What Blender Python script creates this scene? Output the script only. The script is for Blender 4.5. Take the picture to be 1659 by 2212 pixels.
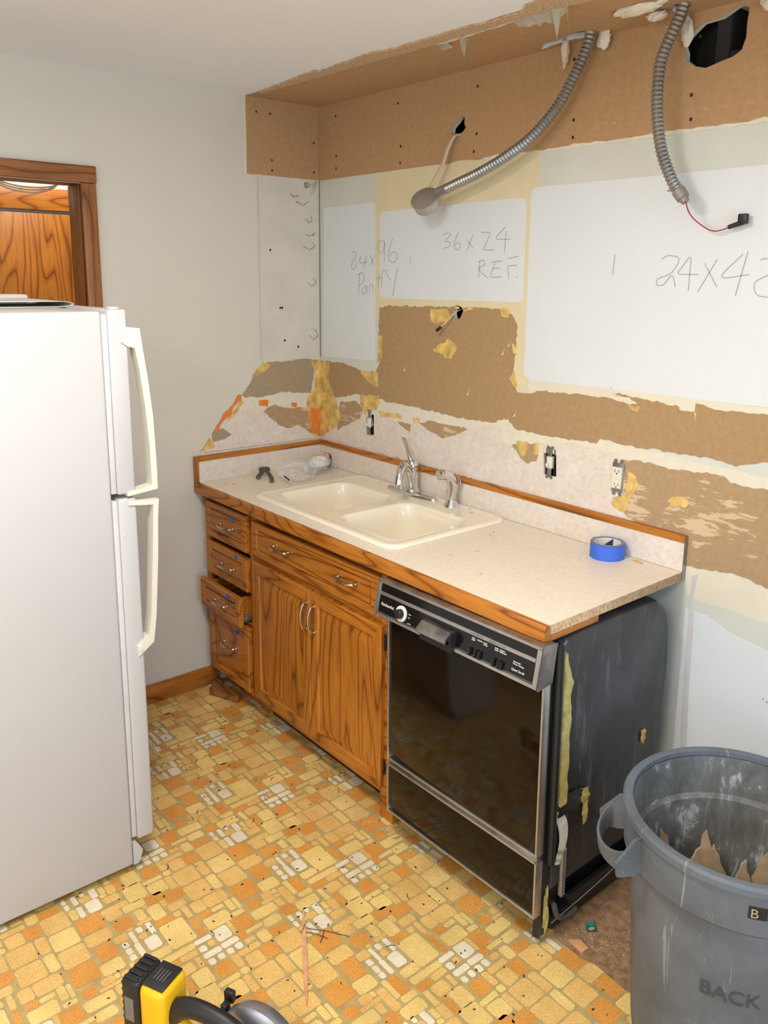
import bpy, bmesh, math, random
from mathutils import Vector, Matrix, noise

for o in list(bpy.data.objects):
    bpy.data.objects.remove(o)
SC = bpy.context.scene
COL = SC.collection
PI = math.pi
H = 2.4566            # ceiling height


def lin(r, g, b, a=1.0):
    f = lambda c: ((c / 255.0) / 12.92 if c / 255.0 <= 0.04045 else (((c / 255.0) + 0.055) / 1.055) ** 2.4)
    return (f(r), f(g), f(b), a)


# ---------------------------------------------------------------- camera
YAW, PITCH, ROLL, FPX = -0.8675, -0.2075, 0.0118, 1783.99
CAM = Vector((3.0603, -2.1657, 1.7516))
_cy, _sy, _cp, _sp = math.cos(YAW), math.sin(YAW), math.cos(PITCH), math.sin(PITCH)
FWD = Vector((_sy * _cp, _cy * _cp, _sp))
_r = Vector((_cy, -_sy, 0))
_u = _r.cross(FWD)
RGT = _r * math.cos(ROLL) + _u * math.sin(ROLL)
UPV = -_r * math.sin(ROLL) + _u * math.cos(ROLL)
cd = bpy.data.cameras.new('camera')
cam = bpy.data.objects.new('camera', cd)
COL.objects.link(cam)
cam.matrix_world = Matrix(((RGT.x, UPV.x, -FWD.x, CAM.x), (RGT.y, UPV.y, -FWD.y, CAM.y),
                           (RGT.z, UPV.z, -FWD.z, CAM.z), (0, 0, 0, 1)))
cd.sensor_fit = 'VERTICAL'
cd.sensor_height = 36.0
cd.lens = FPX / 2212.0 * 36.0
cd.shift_x = -(846.59 - 829.5) / 2212.0
cd.shift_y = -(1106.0 - 975.75) / 2212.0
cd.clip_start = 0.05
SC.camera = cam

# ---------------------------------------------------------------- world, lights, exposure
SC.view_settings.view_transform = 'Standard'
SC.view_settings.look = 'None'
SC.view_settings.gamma = 1.0
SC.view_settings.use_curve_mapping = False
SC.view_settings.exposure = 0.06
w = bpy.data.worlds.new('world')
SC.world = w
w.use_nodes = True
w.node_tree.nodes['Background'].inputs[0].default_value = (0.75, 0.87, 1.0, 1)
w.node_tree.nodes['Background'].inputs[1].default_value = 0.6


def area(name, loc, target, sx, sy, power, col):
    l = bpy.data.lights.new(name, 'AREA')
    l.shape = 'RECTANGLE'
    l.size = sx
    l.size_y = sy
    l.energy = power
    l.color = col
    o = bpy.data.objects.new(name, l)
    COL.objects.link(o)
    o.location = loc
    o.rotation_euler = (Vector(target) - Vector(loc)).to_track_quat('-Z', 'Y').to_euler()
    return o


area('kitchen_ceiling_light', (1.80, -1.60, H - 0.10), (1.80, -1.60, 0), 0.28, 0.28, 27, (1.0, 0.93, 0.83))
bl = bpy.data.lights.new('added_fill_bulb', 'POINT')  # added fill light, not a real fixture; brightens the ceiling and left wall
bl.energy = 27
bl.color = (1.0, 0.92, 0.84)
bl.shadow_soft_size = 0.22
bo = bpy.data.objects.new('added_fill_bulb', bl)
COL.objects.link(bo)
bo.location = (2.75, -2.75, 2.12)
area('dining_ceiling_light', (3.3, -3.4, H - 0.03), (3.3, -3.4, 0), 0.5, 0.5, 20, (1.0, 0.97, 0.93))
area('window_daylight', (4.52, -1.5, 1.25), (1.0, -0.9, 1.0), 1.3, 1.1, 30, (0.42, 0.66, 1.0))
area('patio_daylight', (2.6, -4.55, 1.25), (2.2, 0, 1.1), 1.8, 1.9, 24, (0.82, 0.91, 1.0))
area('hall_light', (-0.55, -0.75, 2.40), (-0.8, -1.0, 1.0), 0.25, 0.25, 7, (1.0, 0.90, 0.74))


# ---------------------------------------------------------------- materials
def new_mat(name):
    m = bpy.data.materials.new(name)
    m.use_nodes = True
    return m, m.node_tree, m.node_tree.nodes['Principled BSDF']


def N(nt, t, **kw):
    n = nt.nodes.new(t)
    for k, v in kw.items():
        setattr(n, k, v)
    return n


def mapping(nt, scale, coord='Object'):
    tc = N(nt, 'ShaderNodeTexCoord')
    mp = N(nt, 'ShaderNodeMapping')
    mp.inputs['Scale'].default_value = scale
    nt.links.new(tc.outputs[coord], mp.inputs[0])
    return mp.outputs[0]


def noise_fac(nt, vec, scale, detail=3, rough=0.55, dist=0.0):
    n = N(nt, 'ShaderNodeTexNoise')
    n.inputs['Scale'].default_value = scale
    n.inputs['Detail'].default_value = detail
    n.inputs['Roughness'].default_value = rough
    n.inputs['Distortion'].default_value = dist
    nt.links.new(vec, n.inputs['Vector'])
    return n.outputs[0]


def ramp(nt, fac, stops, interp='LINEAR'):
    r = N(nt, 'ShaderNodeValToRGB')
    r.color_ramp.interpolation = interp
    el = r.color_ramp.elements
    while len(el) < len(stops):
        el.new(0.5)
    for e, (p, c) in zip(el, stops):
        e.position = p
        e.color = c if len(c) == 4 else (*c, 1)
    nt.links.new(fac, r.inputs[0])
    return r.outputs[0]


def mix(nt, fac, a, b, mode='MIX'):
    m = N(nt, 'ShaderNodeMix', data_type='RGBA', blend_type=mode)
    for s, v in ((m.inputs[0], fac), (m.inputs[6], a), (m.inputs[7], b)):
        if isinstance(v, (int, float)):
            s.default_value = v
        elif isinstance(v, tuple):
            s.default_value = v
        else:
            nt.links.new(v, s)
    return m.outputs[2]


def bump(nt, bs, h, strength=0.2, dist=0.002):
    b = N(nt, 'ShaderNodeBump')
    b.inputs['Strength'].default_value = strength
    b.inputs['Distance'].default_value = dist
    nt.links.new(h, b.inputs['Height'])
    nt.links.new(b.outputs[0], bs.inputs['Normal'])


def plain(name, col, rough=0.5, metal=0.0, var=0.06, scale=9, bmp=0.0, spec=0.5, coat=0.0):
    """a coloured surface with a light procedural mottle"""
    m, nt, bs = new_mat(name)
    v = mapping(nt, (1, 1, 1))
    f = noise_fac(nt, v, scale, 5)
    d = tuple(max(0, c * (1 - var)) for c in col[:3]) + (1,)
    u = tuple(min(1, c * (1 + var)) for c in col[:3]) + (1,)
    nt.links.new(ramp(nt, f, [(0.35, d), (0.65, u)]), bs.inputs['Base Color'])
    bs.inputs['Roughness'].default_value = rough
    bs.inputs['Metallic'].default_value = metal
    bs.inputs['Specular IOR Level'].default_value = spec
    bs.inputs['Coat Weight'].default_value = coat
    if bmp:
        bump(nt, bs, noise_fac(nt, v, scale * 18, 3), bmp)
    return m


def oak(name, axis, light, mid, dark, seed=0.0, rough=0.38):
    """oak with cathedral figure; the grain runs along axis 0, 1 or 2"""
    m, nt, bs = new_mat(name)
    sc = [1.0, 1.0, 1.0]
    sc[axis] = 0.13
    v = mapping(nt, tuple(sc))
    vm = N(nt, 'ShaderNodeVectorMath', operation='ADD')
    vm.inputs[1].default_value = (seed, seed * 1.7, seed * 0.6)
    nt.links.new(v, vm.inputs[0])
    base = noise_fac(nt, vm.outputs[0], 3.6, 2, 0.45, 0.3)
    mu = N(nt, 'ShaderNodeMath', operation='MULTIPLY')
    mu.inputs[1].default_value = 46.0
    nt.links.new(base, mu.inputs[0])
    fr = N(nt, 'ShaderNodeMath', operation='PINGPONG')
    fr.inputs[1].default_value = 1.0
    nt.links.new(mu.outputs[0], fr.inputs[0])
    ring = ramp(nt, fr.outputs[0], [(0.0, dark), (0.14, mid), (0.5, light), (1.0, light)])
    s2 = [90.0, 90.0, 90.0]
    s2[axis] = 3.0
    pores = noise_fac(nt, mapping(nt, tuple(s2)), 3.0, 2, 0.6)
    pm = ramp(nt, pores, [(0.36, (0.62, 0.55, 0.48, 1)), (0.5, (1, 1, 1, 1))])
    col = mix(nt, 0.75, ring, pm, 'MULTIPLY')
    big = ramp(nt, noise_fac(nt, mapping(nt, (2, 2, 2)), 1.6, 2), [(0.3, (0.86, 0.84, 0.82, 1)), (0.7, (1.08, 1.05, 1.0, 1))])
    col = mix(nt, 1.0, col, big, 'MULTIPLY')
    nt.links.new(col, bs.inputs['Base Color'])
    bs.inputs['Roughness'].default_value = rough
    bump(nt, bs, pores, 0.12, 0.0008)
    return m


OL, OM, OD = lin(188, 120, 42), lin(166, 99, 28), lin(112, 62, 18)
PL, PM, PD = lin(160, 106, 62), lin(143, 90, 48), lin(106, 62, 30)
M = {}
for ax, nm in ((0, 'x'), (1, 'y'), (2, 'z')):
    M['oak_' + nm] = oak('oak_along_' + nm, ax, OL, OM, OD, 1.3 * ax + 0.4)
    M['trim_' + nm] = oak('oak_trim_along_' + nm, ax, PL, PM, PD, 2.1 * ax + 5.0)
M['paint'] = plain('wall_paint_greige', lin(216, 211, 199), 0.75, var=0.012, scale=3, bmp=0.05)
M['ceiling_paint'] = plain('ceiling_paint', lin(240, 241, 243), 0.8, var=0.01, scale=2, bmp=0.05)
M['white'] = plain('white_wall_paint', lin(222, 226, 228), 0.6, var=0.012, scale=5)
M['dw2'] = plain('scuffed_wall_paint', lin(214, 209, 197), 0.8, var=0.05, scale=7)
M['base'] = plain('primed_drywall', lin(210, 211, 200), 0.8, var=0.03, scale=6)
M['primer'] = plain('cream_primer', lin(224, 211, 174), 0.75, var=0.03, scale=6)
M['cream'] = plain('old_cream_paint', lin(226, 218, 196), 0.75, var=0.03, scale=6)
M['mud'] = plain('joint_mud', lin(205, 203, 200), 0.85, var=0.05, scale=20, bmp=0.2)
M['plaster'] = plain('torn_plaster', lin(228, 220, 200), 0.85, var=0.04, scale=30, bmp=0.5)
M['glue'] = plain('yellow_glue', lin(218, 184, 108), 0.45, var=0.3, scale=22, bmp=0.3)
M['orange'] = plain('orange_glue', lin(228, 132, 52), 0.5, var=0.12, scale=40)
M['pale'] = plain('paper_scuff', lin(196, 160, 122), 0.8, var=0.06, scale=30)
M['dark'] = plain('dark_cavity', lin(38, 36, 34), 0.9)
M['graphite'] = plain('graphite_pencil', lin(168, 168, 168), 0.7)
M['grime'] = plain('grime_line', lin(120, 112, 100), 0.8, var=0.3, scale=60)


def torn(name, col, flake, lo, hi, sx=3.0, sz=14.0):
    """brown drywall paper with lighter ripped flakes"""
    m, nt, bs = new_mat(name)
    f = noise_fac(nt, mapping(nt, (sx, sx, sz)), 4.0, 5, 0.65, 0.4)
    big = noise_fac(nt, mapping(nt, (1, 1, 1)), 5.0, 2)
    ad = N(nt, 'ShaderNodeMath', operation='MULTIPLY')
    nt.links.new(f, ad.inputs[0])
    nt.links.new(big, ad.inputs[1])
    k = ramp(nt, ad.outputs[0], [(lo, (0, 0, 0, 1)), (hi, (1, 1, 1, 1))])
    fine = noise_fac(nt, mapping(nt, (1, 1, 1)), 60, 3)
    c0 = ramp(nt, fine, [(0.3, tuple(c * 0.92 for c in col[:3]) + (1,)), (0.7, tuple(c * 1.07 for c in col[:3]) + (1,))])
    nt.links.new(mix(nt, k, c0, flake), bs.inputs['Base Color'])
    bs.inputs['Roughness'].default_value = 0.9
    bump(nt, bs, f, 0.25, 0.002)
    return m


M['tan'] = torn('torn_brown_paper', lin(172, 140, 100), lin(196, 165, 128), 0.40, 0.43)
M['tan2'] = torn('torn_brown_paper_flaked', lin(176, 146, 110), lin(212, 186, 152), 0.315, 0.335)
M['tan3'] = torn('torn_taupe_paper', lin(166, 148, 120), lin(206, 188, 158), 0.42, 0.44)
M['soffit'] = torn('brown_drywall_paper', lin(184, 146, 104), lin(196, 162, 124), 0.5, 0.6, 2, 2)


def laminate():
    m, nt, bs = new_mat('marbled_cream_laminate')
    v = mapping(nt, (1, 1, 1))
    f = noise_fac(nt, v, 55, 6, 0.7, 0.6)
    g = noise_fac(nt, v, 12, 4, 0.6)
    c = ramp(nt, f, [(0.3, lin(216, 203, 188)), (0.5, lin(228, 217, 204)), (0.7, lin(236, 228, 218))])
    c2 = ramp(nt, g, [(0.35, (0.95, 0.92, 0.90, 1)), (0.65, (1, 1, 1, 1))])
    nt.links.new(mix(nt, 1.0, c, c2, 'MULTIPLY'), bs.inputs['Base Color'])
    bs.inputs['Roughness'].default_value = 0.42
    return m


M['lam'] = laminate()
M['counter_lam'] = plain('countertop_laminate', lin(232, 220, 202), 0.4, var=0.05, scale=60)
M['particle'] = plain('particle_board_edge', lin(196, 166, 132), 0.9, var=0.25, scale=120)


def vinyl(name, col, spk):
    m, nt, bs = new_mat(name)
    v = mapping(nt, (1, 1, 1))
    f = noise_fac(nt, v, 260, 3, 0.6)
    c = ramp(nt, f, [(0.44, col), (0.60, spk)])
    g = noise_fac(nt, v, 7, 4, 0.6)
    c2 = ramp(nt, g, [(0.36, (0.84, 0.80, 0.76, 1)), (0.6, (1, 1, 1, 1))])
    nt.links.new(mix(nt, 1.0, c, c2, 'MULTIPLY'), bs.inputs['Base Color'])
    bs.inputs['Roughness'].default_value = 0.42
    bump(nt, bs, noise_fac(nt, v, 90, 2), 0.15, 0.001)
    return m


M['vin_Y'] = vinyl('vinyl_yellow_stone', lin(245, 217, 142), lin(230, 192, 104))
M['vin_T'] = vinyl('vinyl_tan_stone', lin(240, 203, 128), lin(224, 172, 90))
M['vin_O'] = vinyl('vinyl_orange_stone', lin(230, 166, 82), lin(214, 142, 58))
M['vin_C'] = vinyl('vinyl_cream_stone', lin(244, 236, 212), lin(232, 218, 186))
M['vin_G'] = plain('vinyl_olive_joint', lin(184, 160, 104), 0.5, var=0.12, scale=30)
M['subfloor'] = plain('dirty_subfloor', lin(150, 118, 86), 0.95, var=0.3, scale=45, bmp=0.4)
M['appl'] = plain('white_appliance_enamel', lin(192, 192, 193), 0.38, var=0.01, scale=4, bmp=0.03)
M['appl_cream'] = plain('cream_handle_plastic', lin(222, 219, 204), 0.35, var=0.01)
M['gasket'] = plain('grey_door_gasket', lin(205, 203, 205), 0.5)
M['chrome'] = plain('chrome', (0.72, 0.72, 0.72, 1), 0.08, 1.0, var=0.04)
M['satin'] = plain('satin_nickel', lin(205, 195, 178), 0.28, 1.0, var=0.03)
M['steel'] = plain('galvanised_steel', lin(158, 158, 156), 0.38, 0.85, var=0.12, scale=25)
M['steel_grime'] = plain('greasy_steel_trim', lin(150, 147, 142), 0.30, 0.9, var=0.35, scale=18)
M['alu'] = plain('brushed_aluminium', lin(196, 194, 190), 0.32, 0.9, var=0.08, scale=30)
M['box_cover'] = plain('grey_box_cover', lin(150, 142, 134), 0.55, 0.3, var=0.04)
M['box_body'] = plain('zinc_box_side', lin(190, 186, 178), 0.45, 0.5, var=0.08, scale=30)
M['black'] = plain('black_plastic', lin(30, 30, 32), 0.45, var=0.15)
M['blackgloss'] = plain('black_gloss_control_panel', lin(14, 14, 15), 0.12, var=0.1)
M['dwglass'] = plain('dark_brown_glass_door', lin(24, 16, 9), 0.09, var=0.1, spec=0.28)
M['tub'] = plain('asphalt_tub_coating', lin(46, 47, 50), 0.45, var=0.6, scale=7, bmp=0.35)


def tub_coat():
    m, nt, bs = new_mat('smeared_black_tub_coating')
    v = mapping(nt, (1, 1, 1))
    base = ramp(nt, noise_fac(nt, v, 4, 4, 0.6), [(0.35, lin(34, 35, 38)), (0.68, lin(66, 68, 72))])
    s = noise_fac(nt, mapping(nt, (1, 1, 0.18)), 26, 5, 0.7, 0.8)
    k = ramp(nt, s, [(0.56, (0, 0, 0, 1)), (0.70, (0.5, 0.5, 0.5, 1))])
    nt.links.new(mix(nt, k, base, lin(112, 114, 116)), bs.inputs['Base Color'])
    bs.inputs['Roughness'].default_value = 0.42
    bump(nt, bs, noise_fac(nt, v, 9, 4), 0.5, 0.01)
    return m


M['tub'] = tub_coat()
M['insul'] = plain('yellow_fibreglass', lin(206, 190, 118), 0.95, var=0.15, scale=60, bmp=0.8)
M['sink'] = plain('bisque_sink_enamel', lin(243, 233, 212), 0.16, var=0.015, scale=4, coat=0.3)
M['bluetape'] = plain('blue_masking_tape', lin(64, 106, 214), 0.6, var=0.05, scale=30)
M['tape_side'] = plain('tape_roll_side', lin(128, 130, 150), 0.7, var=0.12, scale=80)
M['card'] = plain('white_printed_card', lin(226, 224, 216), 0.6)
M['navy'] = plain('navy_print', lin(34, 62, 96), 0.5)
M['grey_bin'] = plain('grey_bin_plastic', lin(92, 99, 108), 0.55, var=0.10, scale=6, bmp=0.05)


def scuffed_plastic():
    m, nt, bs = new_mat('scuffed_grey_bin_plastic')
    v = mapping(nt, (1, 1, 1))
    base = ramp(nt, noise_fac(nt, v, 5, 5, 0.65), [(0.35, lin(84, 90, 97)), (0.65, lin(104, 110, 118))])
    s1 = noise_fac(nt, mapping(nt, (1, 1, 0.12)), 38, 3, 0.6, 1.2)
    k1 = ramp(nt, s1, [(0.64, (0, 0, 0, 1)), (0.72, (0.55, 0.55, 0.55, 1))])
    s2 = noise_fac(nt, v, 22, 6, 0.75, 2.0)
    k2 = ramp(nt, s2, [(0.60, (0, 0, 0, 1)), (0.70, (0.4, 0.4, 0.4, 1))])
    c = mix(nt, k1, base, lin(160, 162, 160))
    nt.links.new(mix(nt, k2, c, lin(150, 154, 158)), bs.inputs['Base Color'])
    bs.inputs['Roughness'].default_value = 0.6
    return m


M['grey_bin'] = scuffed_plastic()
M['letter_dark'] = plain('faded_marker', lin(66, 70, 76), 0.7)
M['letter_black'] = plain('black_ink', lin(24, 24, 24), 0.6)
M['letter_white'] = plain('white_ink', lin(225, 225, 222), 0.6)
M['letter_grey'] = plain('grey_ink', lin(120, 118, 115), 0.6)
M['cable'] = plain('ivory_cable_sheath', lin(206, 188, 160), 0.5)
M['red'] = plain('red_wire', lin(150, 30, 50), 0.4)
M['whitewire'] = plain('white_wire', lin(220, 210, 205), 0.4)
M['ivory'] = plain('ivory_outlet_plastic', lin(224, 220, 200), 0.35)
M['yellow'] = plain('yellow_tool_plastic', lin(240, 190, 24), 0.35, var=0.04)
M['silver'] = plain('cast_magnesium_guard', lin(176, 176, 182), 0.3, 0.8, var=0.05)
M['paper'] = plain('white_paper', lin(232, 230, 228), 0.7)
M['drywall_scrap'] = plain('drywall_paper_scrap', lin(176, 152, 122), 0.9, var=0.12, scale=30)
M['lath'] = plain('splintered_wood', lin(216, 160, 116), 0.8, var=0.12, scale=40)
M['green'] = plain('green_cap_plastic', lin(20, 120, 100), 0.4)
M['rubber_grey'] = plain('dark_grey_rubber', lin(84, 80, 74), 0.6, var=0.12)
M['print_orange'] = plain('orange_print', lin(232, 140, 84), 0.4)


def bin_inside():
    m, nt, bs = new_mat('dusty_bin_inside')
    v = mapping(nt, (1, 1, 0.45))
    f = noise_fac(nt, v, 16, 6, 0.7, 0.8)
    nt.links.new(ramp(nt, f, [(0.40, lin(98, 98, 94)), (0.56, lin(122, 122, 120)), (0.63, lin(186, 188, 192))]), bs.inputs['Base Color'])
    bs.inputs['Roughness'].default_value = 0.7
    return m


M['bin_in'] = bin_inside()


def film():
    m, nt, bs = new_mat('clear_plastic_film')
    v = mapping(nt, (1, 1, 1))
    f = noise_fac(nt, v, 26, 4, 0.6, 1.0)
    bs.inputs['Base Color'].default_value = lin(240, 240, 242)
    bs.inputs['Roughness'].default_value = 0.12
    a = ramp(nt, f, [(0.42, (0.08, 0.08, 0.08, 1)), (0.68, (0.42, 0.42, 0.42, 1))])
    nt.links.new(a, bs.inputs['Alpha'])
    bump(nt, bs, f, 0.3, 0.004)
    return m


M['film'] = film()


# ---------------------------------------------------------------- object helpers
def thing(name, label, cat, loc=(0, 0, 0), group=None, kind=None):
    o = bpy.data.objects.new(name, None)
    o.empty_display_size = 0.05
    COL.objects.link(o)
    o.location = loc
    tag(o, label, cat, group, kind)
    return o


def tag(o, label=None, cat=None, group=None, kind=None):
    for k, v in (('label', label), ('category', cat), ('group', group), ('kind', kind)):
        if v:
            o[k] = v
    return o


def world_origin(o):
    p = Vector((0, 0, 0))
    while o:
        p += Vector(o.location)
        o = o.parent
    return p


def obj(name, bm, mats, parent=None, label=None, smooth=True, origin=None):
    """bm holds WORLD coordinates; the object's origin is the parent's origin (or the given one)"""
    if not isinstance(mats, (list, tuple)):
        mats = [mats]
    me = bpy.data.meshes.new(name)
    org = world_origin(parent) if parent else Vector(origin or (0, 0, 0))
    bmesh.ops.translate(bm, verts=bm.verts, vec=-org)
    bmesh.ops.recalc_face_normals(bm, faces=bm.faces)
    bm.to_mesh(me)
    bm.free()
    for m in mats:
        me.materials.append(M[m] if isinstance(m, str) else m)
    if smooth:
        me.shade_smooth()
        me.set_sharp_from_angle(angle=math.radians(35))
    o = bpy.data.objects.new(name, me)
    COL.objects.link(o)
    if parent:
        o.parent = parent
    else:
        o.location = org
    if label:
        o['label'] = label
    return o


def struct(name, bm, mats, **k):
    o = obj(name, bm, mats, **k)
    o['kind'] = 'structure'
    return o


def B():
    return bmesh.new()


def box(bm, x0, x1, y0, y1, z0, z1, bev=0.0, mi=0, seg=2):
    g = bmesh.ops.create_cube(bm, size=1.0)
    vs = g['verts']
    for v in vs:
        v.co = Vector((x0 if v.co.x < 0 else x1, y0 if v.co.y < 0 else y1, z0 if v.co.z < 0 else z1))
    fs = set(f for v in vs for f in v.link_faces)
    for f in fs:
        f.material_index = mi
    if bev > 0:
        es = list(set(e for v in vs for e in v.link_edges))
        r = bmesh.ops.bevel(bm, geom=es, offset=bev, segments=seg, affect='EDGES', profile=0.5)
        for f in r['faces']:
            f.material_index = mi
    return bm


def xf(bm, mat, n0=0):
    bm.verts.ensure_lookup_table()
    bmesh.ops.transform(bm, matrix=mat, verts=bm.verts[n0:])


def prism(bm, pts, axis, a, b, mi=0):
    """extrude polygon pts (2D in the remaining two axes, in x,y,z order) along axis from a to b"""
    def mk(p, t):
        c = list(p)
        c.insert(axis, t)
        return bm.verts.new(c)
    lo = [mk(p, a) for p in pts]
    hi = [mk(p, b) for p in pts]
    fs = [bm.faces.new(lo), bm.faces.new(hi[::-1])]
    for f in fs:
        f.normal_update()
    n = len(pts)
    for i in range(n):
        fs.append(bm.faces.new((lo[i], lo[(i + 1) % n], hi[(i + 1) % n], hi[i])))
    for f in fs:
        f.material_index = mi
    return fs


def tube(bm, path, rad, seg=10, mi=0, cap=True, flat=None):
    """sweep a circle (or ellipse with flat=(a,b)) along a path; rad is a number or a list"""
    P = [Vector(p) for p in path]
    n = len(P)
    R = rad if isinstance(rad, (list, tuple)) else [rad] * n
    T = [(P[min(i + 1, n - 1)] - P[max(i - 1, 0)]).normalized() for i in range(n)]
    ref = Vector((0, 0, 1)) if abs(T[0].z) < 0.9 else Vector((1, 0, 0))
    nrm = (ref - T[0] * ref.dot(T[0])).normalized()
    rings = []
    for i in range(n):
        nrm = (nrm - T[i] * nrm.dot(T[i])).normalized()
        bn = T[i].cross(nrm)
        fa, fb = flat if flat else (1, 1)
        rings.append([bm.verts.new(P[i] + (nrm * math.cos(t) * fa + bn * math.sin(t) * fb) * R[i])
                      for t in [2 * PI * k / seg for k in range(seg)]])
    for i in range(n - 1):
        for k in range(seg):
            f = bm.faces.new((rings[i][k], rings[i][(k + 1) % seg], rings[i + 1][(k + 1) % seg], rings[i + 1][k]))
            f.material_index = mi
    if cap:
        for r in (rings[0][::-1], rings[-1]):
            f = bm.faces.new(r)
            f.material_index = mi
    return bm


def loft(bm, rings, mi=0, close=True, cap0=False, cap1=False):
    vr = [[bm.verts.new(p) for p in r] for r in rings]
    n = len(vr[0])
    for i in range(len(vr) - 1):
        for k in range(n if close else n - 1):
            f = bm.faces.new((vr[i][k], vr[i][(k + 1) % n], vr[i + 1][(k + 1) % n], vr[i + 1][k]))
            f.material_index = mi
    if cap0:
        bm.faces.new(vr[0][::-1]).material_index = mi
    if cap1:
        bm.faces.new(vr[-1]).material_index = mi
    return vr


def lathe(bm, cx, cy, prof, seg=32, mi=0, caps=True, a0=0.0, a1=2 * PI):
    full = abs(a1 - a0 - 2 * PI) < 1e-6
    ns = seg if full else seg + 1
    ang = [a0 + (a1 - a0) * k / seg for k in range(ns)]
    rings = [[(cx + r * math.cos(t), cy + r * math.sin(t), z) for t in ang] for r, z in prof]
    return loft(bm, rings, mi, close=full, cap0=caps and full, cap1=caps and full)


def rrect(x0, x1, y0, y1, z, r, seg=6):
    pts = []
    for cx, cy, a in ((x1 - r, y1 - r, 0), (x0 + r, y1 - r, PI / 2), (x0 + r, y0 + r, PI), (x1 - r, y0 + r, 1.5 * PI)):
        for k in range(seg + 1):
            t = a + PI / 2 * k / seg
            pts.append((cx + r * math.cos(t), cy + r * math.sin(t), z))
    return pts


def spline(pts, n=12):
    P = [Vector(p) for p in pts]
    P = [P[0] * 2 - P[1]] + P + [P[-1] * 2 - P[-2]]
    out = []
    for i in range(1, len(P) - 2):
        for k in range(n):
            t = k / n
            a, b, c, d = P[i - 1], P[i], P[i + 1], P[i + 2]
            out.append(0.5 * ((2 * b) + (c - a) * t + (2 * a - 5 * b + 4 * c - d) * t * t + (3 * b - a - 3 * c + d) * t ** 3))
    out.append(P[-2])
    return out


def plate(bm, outer, holes, fn, mi=0):
    """fill a 2D outline with holes, extrude it; fn(u, v, w) maps to the world, w = 0 at the back and 1 at the front"""
    cu = bpy.data.curves.new('tmp', 'CURVE')
    cu.dimensions = '2D'
    cu.fill_mode = 'BOTH'
    cu.extrude = 0.5
    for pts in [outer] + list(holes):
        s = cu.splines.new('POLY')
        s.points.add(len(pts) - 1)
        for p, q in zip(s.points, pts):
            p.co = (q[0], q[1], 0, 1)
        s.use_cyclic_u = True
    o = bpy.data.objects.new('tmp', cu)
    COL.objects.link(o)
    dg = bpy.context.evaluated_depsgraph_get()
    me = bpy.data.meshes.new_from_object(o.evaluated_get(dg))
    n0 = len(bm.verts)
    f0 = len(bm.faces)
    bm.from_mesh(me)
    bm.verts.ensure_lookup_table()
    bm.faces.ensure_lookup_table()
    for v in bm.verts[n0:]:
        v.co = Vector(fn(v.co.x, v.co.y, v.co.z + 0.5))
    for f in bm.faces[f0:]:
        f.material_index = mi
    bpy.data.objects.remove(o)
    bpy.data.curves.remove(cu)
    bpy.data.meshes.remove(me)


def ragged(pts, amp=0.0035, step=0.012, seed=0):
    """break the edges of an outline into an irregular torn line"""
    rnd = random.Random(seed)
    out = []
    n = len(pts)
    for i in range(n):
        a = Vector(pts[i])
        b = Vector(pts[(i + 1) % n])
        d = b - a
        L = d.length
        k = max(1, int(L / step))
        nn = Vector((-d.y, d.x)) / max(L, 1e-6)
        for j in range(k):
            t = j / k
            q = a + d * t
            if j:
                q = q + nn * (rnd.uniform(-amp, amp) * min(1, L / 0.03)) + d * (rnd.uniform(-0.25, 0.25) / k)
            out.append((q.x, q.y))
    return out


def text(bm, s, size, mat, mi=0, thick=0.0004, align='LEFT'):
    cu = bpy.data.curves.new('tmp', 'FONT')
    cu.body = s
    cu.size = size
    cu.extrude = thick
    cu.align_x = align
    o = bpy.data.objects.new('tmp', cu)
    COL.objects.link(o)
    dg = bpy.context.evaluated_depsgraph_get()
    me = bpy.data.meshes.new_from_object(o.evaluated_get(dg))
    me.transform(mat)
    f0 = len(bm.faces)
    bm.from_mesh(me)
    bm.faces.ensure_lookup_table()
    for f in bm.faces[f0:]:
        f.material_index = mi
    bpy.data.objects.remove(o)
    bpy.data.curves.remove(cu)
    bpy.data.meshes.remove(me)


def frame(loc, ex, ey):
    ex = Vector(ex).normalized()
    ey = Vector(ey)
    ey = (ey - ex * ey.dot(ex)).normalized()
    ez = ex.cross(ey)
    return Matrix(((ex.x, ey.x, ez.x, loc[0]), (ex.y, ey.y, ez.y, loc[1]), (ex.z, ey.z, ez.z, loc[2]), (0, 0, 0, 1)))


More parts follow.
